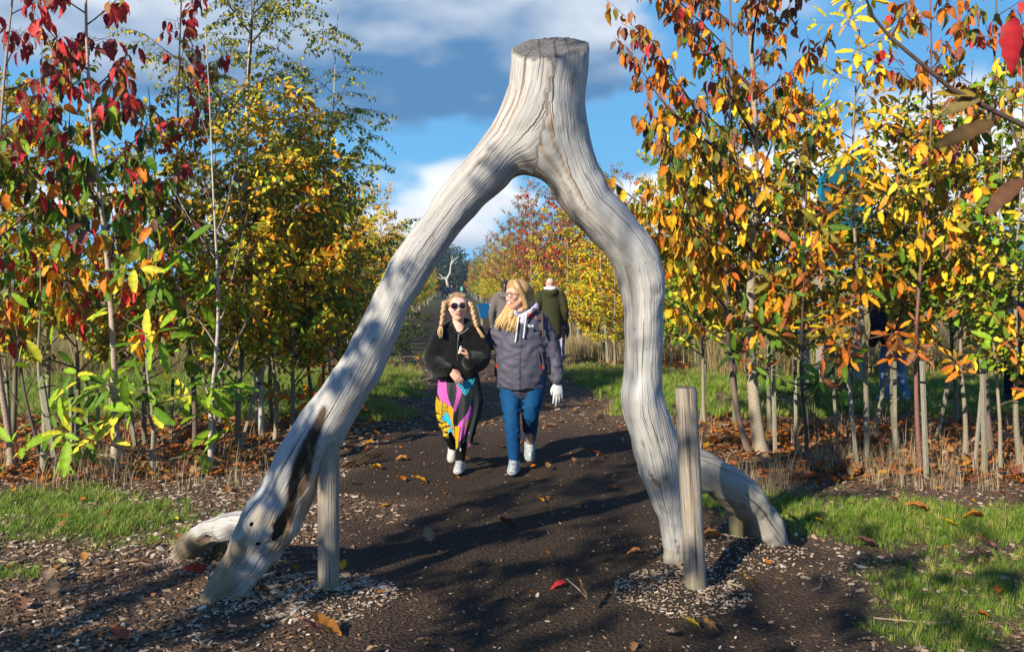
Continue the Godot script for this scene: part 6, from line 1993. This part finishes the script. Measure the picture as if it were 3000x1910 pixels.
func chips() -> void:
	rng.seed = 21
	var tan_ := [Color(0.4, 0.29, 0.2), Color(0.5, 0.4, 0.3), Color(0.28, 0.175, 0.1), Color(0.17, 0.11, 0.07), Color(0.58, 0.5, 0.41), Color(0.085, 0.056, 0.04)]
	var sets := [[], [], [], []]
	var tints := [[], [], [], []]
	for i in 150000:
		var q := scatter_spot(3.3, 22.0, 0.8, 1.25)
		var c := cover(q.x, q.y)
		var d := -q.y
		var on_mound := 0.0
		for mnd in MOUNDS: on_mound = maxf(on_mound, 1.0 - (q - mnd[0]).length() / (mnd[1] * 1.1))
		var bright := smoothstep(-0.6, -1.5, q.x - 0.2) * smoothstep(4.8, 5.6, d)
		var want := maxf(c.y * (0.5 + 0.5 * bright), 0.06) * (1.0 - 0.92 * c.z)
		if on_mound > 0.0: want = 1.0
		if rng.randf() > want: continue
		var k := rng.randi() % 4
		var s := rng.randf_range(0.011, 0.04) * (1.0 if rng.randf() < 0.93 else 1.8)
		if c.y < 0.4: s *= 0.6
		if d > 9.0: s *= 1.3
		var tone: Color = tan_[mini(int(pow(rng.randf(), 1.25 - 0.7 * maxf(bright, on_mound)) * 6.0), 5)] if rng.randf() < 0.25 + 0.5 * bright else tan_[[2, 3, 3, 5, 0, 5][rng.randi() % 6]]
		if on_mound > 0.0: tone = tan_[[0, 1, 4, 1, 2, 0][rng.randi() % 6]] * Color(0.9, 0.93, 0.98)
		var f := rng.randf_range(0.75, 1.2)
		var b := Basis(Vector3(rng.randf_range(-1, 1), 0, rng.randf_range(-1, 1)).normalized(), rng.randf_range(-0.5, 0.5)) * Basis(Vector3.UP, rng.randf() * TAU)
		sets[k].append(Transform3D(b.scaled(Vector3.ONE * s), Vector3(q.x, height(q.x, q.y) + 0.002 + rng.randf() * 0.006, q.y)))
		tints[k].append(Color(tone.r * f, tone.g * f, tone.b * f))
	for k in 4: tag(many("wood_chips", chip_mesh(k), sets[k], tints[k]), "loose wood chips and bark scattered over the earth", "", "", "stuff")

func tuft_mesh(blades: int, tall: float, spread: float, wide: float, seed_: int, shade: float) -> ArrayMesh:
	var m := pen()
	var r := RandomNumberGenerator.new()
	r.seed = seed_
	for b in blades:
		var a := r.randf() * TAU
		var out := Vector3(cos(a), 0, sin(a))
		var p := out * r.randf() * spread * 0.45 + Vector3(r.randf_range(-1, 1), 0, r.randf_range(-1, 1)) * spread * 0.3
		var h := tall * r.randf_range(0.5, 1.1)
		var side := out.cross(Vector3.UP) * wide * r.randf_range(0.7, 1.2)
		var bend := r.randf_range(0.15, 0.7)
		var k := r.randf_range(0.75, 1.2)
		var c := Color(k, k * r.randf_range(0.92, 1.06), k * r.randf_range(0.75, 1.1))
		var prev := [p - side, p + side]
		var k0: int = m.v.size()
		for s in 4:
			var t := s / 3.0
			var q := p + Vector3.UP * h * t * (1.0 - 0.25 * bend * t) + out * h * bend * t * t
			var w := side * (1.0 - t * 0.93)
			var n := (out - Vector3.UP * 2.0 * bend * t).normalized()
			for e in 2:
				m.v.append(q - w if e == 0 else q + w)
				m.n.append(n)
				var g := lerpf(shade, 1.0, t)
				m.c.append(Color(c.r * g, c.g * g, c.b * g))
			if s < 3:
				var o := k0 + s * 2
				m.i.append_array(PackedInt32Array([o, o + 1, o + 2, o + 1, o + 3, o + 2]))
	return bake(m, mats.grass)

func grass() -> void:
	rng.seed = 31
	var short_ := [[], []]
	var st := [[], []]
	for i in 90000:
		var q := scatter_spot(3.5, 40.0, 1.2, 1.0)
		if i % 5 < 3: q = Vector2(rng.randf_range(-8.0, 8.0), -rng.randf_range(10.3, 17.0))
		elif i % 5 == 3: q = Vector2(rng.randf_range(1.0, 4.5) * (1 if i % 2 else -1), -rng.randf_range(3.6, 7.2))
		var c := cover(q.x, q.y)
		if rng.randf() > pow(c.z, 1.3) * 1.1 - 0.04: continue
		var d := -q.y
		var s := rng.randf_range(0.7, 1.3) * (0.75 if d < 8.0 else (1.2 + d * 0.03))
		if d < 5.2: s *= 0.75
		var g := rng.randf_range(0.75, 1.25)
		var tone := Color(0.165, 0.27, 0.028)
		if rng.randf() < 0.18: tone = Color(0.42, 0.38, 0.12)
		if d > 15.0 and rng.randf() < 0.4: tone = Color(0.25, 0.23, 0.08)
		var k := i % 2
		short_[k].append(Transform3D(Basis(Vector3.UP, rng.randf() * TAU).scaled(Vector3(s, s * rng.randf_range(0.7, 1.2), s)), Vector3(q.x, height(q.x, q.y) - 0.005, q.y)))
		st[k].append(Color(tone.r * g, tone.g * g, tone.b * g))
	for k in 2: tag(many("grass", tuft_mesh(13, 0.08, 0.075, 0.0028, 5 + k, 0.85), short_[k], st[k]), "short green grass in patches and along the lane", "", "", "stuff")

func field_plants() -> void:
	rng.seed = 41
	# tall dry grass behind the beds
	var tall := [[], []]
	var tt := [[], []]
	for i in 26000:
		var d := 15.5 * pow(75.0 / 15.5, pow(rng.randf(), 1.4))
		var x := rng.randf_range(-1, 1) * (0.62 * d + 2.0)
		var t := absf(x - path_mid(-d))
		var edge := 3.4 if d > 19.0 else 4.0
		if t < edge + rng.randf() * 1.5: continue
		if d < 17.0 and rng.randf() > (d - 15.0) / 2.0: continue
		var s := rng.randf_range(0.6, 1.25) * (1.0 + 0.012 * d)
		if x < 0 and d < 20.0: s *= 0.8
		var tone := Color(0.46, 0.35, 0.19)
		if rng.randf() < 0.3: tone = Color(0.33, 0.29, 0.12)
		if rng.randf() < 0.2: tone = Color(0.2, 0.24, 0.06)
		var g := rng.randf_range(0.7, 1.25)
		var k := i % 2
		tall[k].append(Transform3D(Basis(Vector3.UP, rng.randf() * TAU).scaled(Vector3(s, s, s)), Vector3(x, height(x, -d) - 0.02, -d)))
		tt[k].append(Color(tone.r * g, tone.g * g, tone.b * g))
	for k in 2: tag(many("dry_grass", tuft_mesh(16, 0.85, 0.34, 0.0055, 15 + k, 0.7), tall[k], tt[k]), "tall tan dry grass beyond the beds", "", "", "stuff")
	# thin dead stalks along the front of the beds
	var stalks := []
	var sc := []
	for i in 1300:
		var right := rng.randf() < 0.68
		var x := rng.randf_range(1.3, 6.0) if right else rng.randf_range(-5.5, -1.9)
		var d := rng.randf_range(6.7, 8.0) + 0.05 * absf(x)
		if rng.randf() < 0.3: d += rng.randf() * 2.5
		if n_mid.get_noise_2d(x * 1.1 + 5.0, d * 1.1) < 0.0: continue
		var s := rng.randf_range(0.4, 1.1)
		stalks.append(Transform3D(Basis(Vector3.UP, rng.randf() * TAU).scaled(Vector3(s, s, s)), Vector3(x, height(x, -d) - 0.01, -d)))
		var g := rng.randf_range(0.7, 1.2)
		sc.append(Color(0.46 * g, 0.35 * g, 0.23 * g))
	tag(many("dead_stalks", tuft_mesh(7, 0.34, 0.16, 0.0026, 25, 0.85), stalks, sc), "thin dry stalks at the front of the tree beds", "", "", "stuff")
	# dry tussocks beside the sapling right of the walkers
	var tus := []
	var tc := []
	for i in 260:
		var d := rng.randf_range(18.6, 22.0)
		var x := path_mid(-d) + rng.randf_range(2.2, 5.5)
		var s := rng.randf_range(0.5, 0.9)
		tus.append(Transform3D(Basis(Vector3.UP, rng.randf() * TAU).scaled(Vector3(s, s, s)), Vector3(x, height(x, -d), -d)))
		tc.append(Color(0.46, 0.37, 0.19) * rng.randf_range(0.7, 1.2))
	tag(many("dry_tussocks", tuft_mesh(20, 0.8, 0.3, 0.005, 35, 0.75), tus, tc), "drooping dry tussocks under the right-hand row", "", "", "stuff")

func litter() -> void:
	rng.seed = 51
	var tones := [[RUST, 3], [ORANGE * 0.7, 2.4], [BROWN, 3], [Color(0.32, 0.17, 0.07), 3], [AMBER * 0.7, 1.2], [Color(0.36, 0.24, 0.14), 2], [MAROON, 0.8]]
	var sets := [[], [], []]
	var tints := [[], [], []]
	var n := 0
	for i in 60000:
		var q := scatter_spot(3.6, 30.0, 0.8, 0.8)
		var c := cover(q.x, q.y)
		var d := -q.y
		var want := maxf(c.w, 0.012 if d < 7.0 else 0.05)
		if c.x > 0.7: want *= 0.3
		if rng.randf() > want: continue
		var s := rng.randf_range(0.05, 0.125)
		if d < 6.8: s = rng.randf_range(0.03, 0.07)
		var col := pick(tones)
		var g := rng.randf_range(0.75, 1.25)
		var b := Basis(Vector3.UP, rng.randf() * TAU) * Basis(Vector3.RIGHT, -PI / 2 + rng.randf_range(-0.45, 0.45)) * Basis(Vector3.UP, rng.randf_range(-0.5, 0.5) + (PI if rng.randf() < 0.4 else 0.0))
		sets[n % 3].append(Transform3D(b.scaled(Vector3.ONE * s), Vector3(q.x, height(q.x, q.y) + 0.012 + rng.randf() * 0.02, q.y)))
		tints[n % 3].append(Color(col.r * g, col.g * g, col.b * g))
		n += 1
	for k in 3: tag(many("leaf_litter", leaf_mesh("litter", 20 + k, Color.WHITE, true), sets[k], tints[k]), "fallen brown and orange leaves under the trees", "", "", "stuff")
	# the single leaves that lie apart
	var tan_ := Color(0.34, 0.2, 0.11)
	var list := [[1262, 1598, 0.13, 20.0, tan_, "large pale brown leaf on the dark walk in front of the arch"], [1742, 1792, 0.15, 70.0, Color(0.3, 0.17, 0.08), "big brown leaf standing on the bottom of the walk right of centre"], [1942, 1865, 0.1, 200.0, Color(0.42, 0.3, 0.22), "pale pinkish leaf with a stalk at the bottom right of the walk"], [1662, 1722, 0.085, 110.0, Color(0.5, 0.04, 0.04), "small scarlet leaf beside the thin twig on the walk"],
		[592, 1692, 0.13, 150.0, Color(0.3, 0.06, 0.05), "dull red leaf leaning by the front root of the left limb"], [1002, 1682, 0.075, 10.0, Color(0.7, 0.45, 0.02), "bright yellow leaf right of the left prop post"], [1000, 1872, 0.16, 80.0, Color(0.5, 0.2, 0.04), "orange leaf with pink one behind it at the bottom left of centre"], [945, 1862, 0.13, 95.0, Color(0.4, 0.17, 0.16), "pinkish leaf at the bottom left of centre"],
		[372, 1890, 0.12, 60.0, Color(0.36, 0.1, 0.05), "rust-red leaf at the bottom left on dark chips"], [138, 1715, 0.12, 30.0, Color(0.33, 0.22, 0.14), "curled tan leaf standing on the chips at left"], [193, 1668, 0.11, 85.0, Color(0.5, 0.42, 0.2), "pale straw leaf left of centre on the chips"], [308, 1672, 0.1, 120.0, Color(0.4, 0.27, 0.16), "light brown leaf on the chips left of the curled root"], [250, 1650, 0.07, 45.0, Color(0.55, 0.24, 0.05), "small orange leaf on the chips left of the curled root"],
		[150, 1755, 0.11, 20.0, Color(0.4, 0.26, 0.15), "beige leaf at the edge of the left shadow"], [1250, 1420, 0.13, 85.0, Color(0.6, 0.28, 0.03), "orange curled leaf on the walk in front of the child"], [1195, 1351, 0.14, 90.0, Color(0.42, 0.22, 0.07), "long brown leaf on the walk left of the child's shoes"], [1115, 1378, 0.1, 70.0, AMBER, "amber leaf on the chips left of the walk"], [1517, 1560, 0.14, 85.0, Color(0.07, 0.03, 0.02), "dark leaf on the shaded middle of the walk"],
		[1930, 1290, 0.15, 80.0, Color(0.45, 0.2, 0.05), "brown leaf at the right edge of the sunlit walk"], [2350, 1540, 0.12, 85.0, Color(0.36, 0.16, 0.06), "long brown leaf on the earth behind the right root"], [2415, 1538, 0.08, 85.0, AMBER, "small amber leaf on the grass edge behind the right root"], [2725, 1510, 0.15, 70.0, Color(0.42, 0.17, 0.04), "curled orange-brown leaf on the right grass patch"], [2885, 1524, 0.13, 85.0, Color(0.5, 0.18, 0.02), "orange leaf lying on the right grass"], [2810, 1552, 0.09, 85.0, Color(0.65, 0.4, 0.02), "yellow leaf on the right grass"],
		[2900, 1640, 0.15, 130.0, Color(0.4, 0.24, 0.12), "large tan leaf at the right below the grass patch"], [2930, 1620, 0.13, 60.0, Color(0.42, 0.16, 0.13), "pink-brown leaf at the right below the grass patch"], [2580, 1612, 0.15, 85.0, Color(0.26, 0.12, 0.09), "dusky leaf on dark earth beside the grass"], [2090, 1562, 0.13, 85.0, Color(0.22, 0.11, 0.06), "brown leaf on dark earth between the post and the stump"], [2115, 1592, 0.14, 95.0, Color(0.34, 0.17, 0.07), "flat brown leaf at the foot of the short stump"],
		[2052, 1850, 0.075, 85.0, Color(0.62, 0.4, 0.03), "yellow leaf at the bottom right of the walk"], [2105, 1860, 0.09, 60.0, Color(0.38, 0.18, 0.06), "orange-brown leaf at the bottom right beside the yellow one"], [2218, 1716, 0.08, 85.0, Color(0.5, 0.26, 0.04), "small golden leaf right of the right prop post"], [60, 1800, 0.1, 30.0, Color(0.2, 0.1, 0.06), "dark brown leaf in the shade at the lower left"], [1880, 1625, 0.08, 85.0, Color(0.45, 0.2, 0.06), "little orange leaf left of the right foot of the arch"], [520, 1535, 0.07, 60.0, LEMON, "lime-yellow leaf on the sunlit chips"]]
	for k in list.size():
		var e = list[k]
		var p := on_ground(e[0], e[1])
		var o := piece("fallen_leaf", leaf_mesh("litter", 30 + k % 6, e[4], true), null)
		var stand := -PI / 2 + (0.7 if k in [1, 4, 9, 21] else 0.22)
		o.transform = Transform3D((Basis(Vector3.UP, deg_to_rad(e[3])) * Basis(Vector3.RIGHT, stand)).scaled(Vector3.ONE * e[2]), p + Vector3(0, 0.02, 0))
		tag(o, e[5], "leaf", "single leaves lying on the ground")
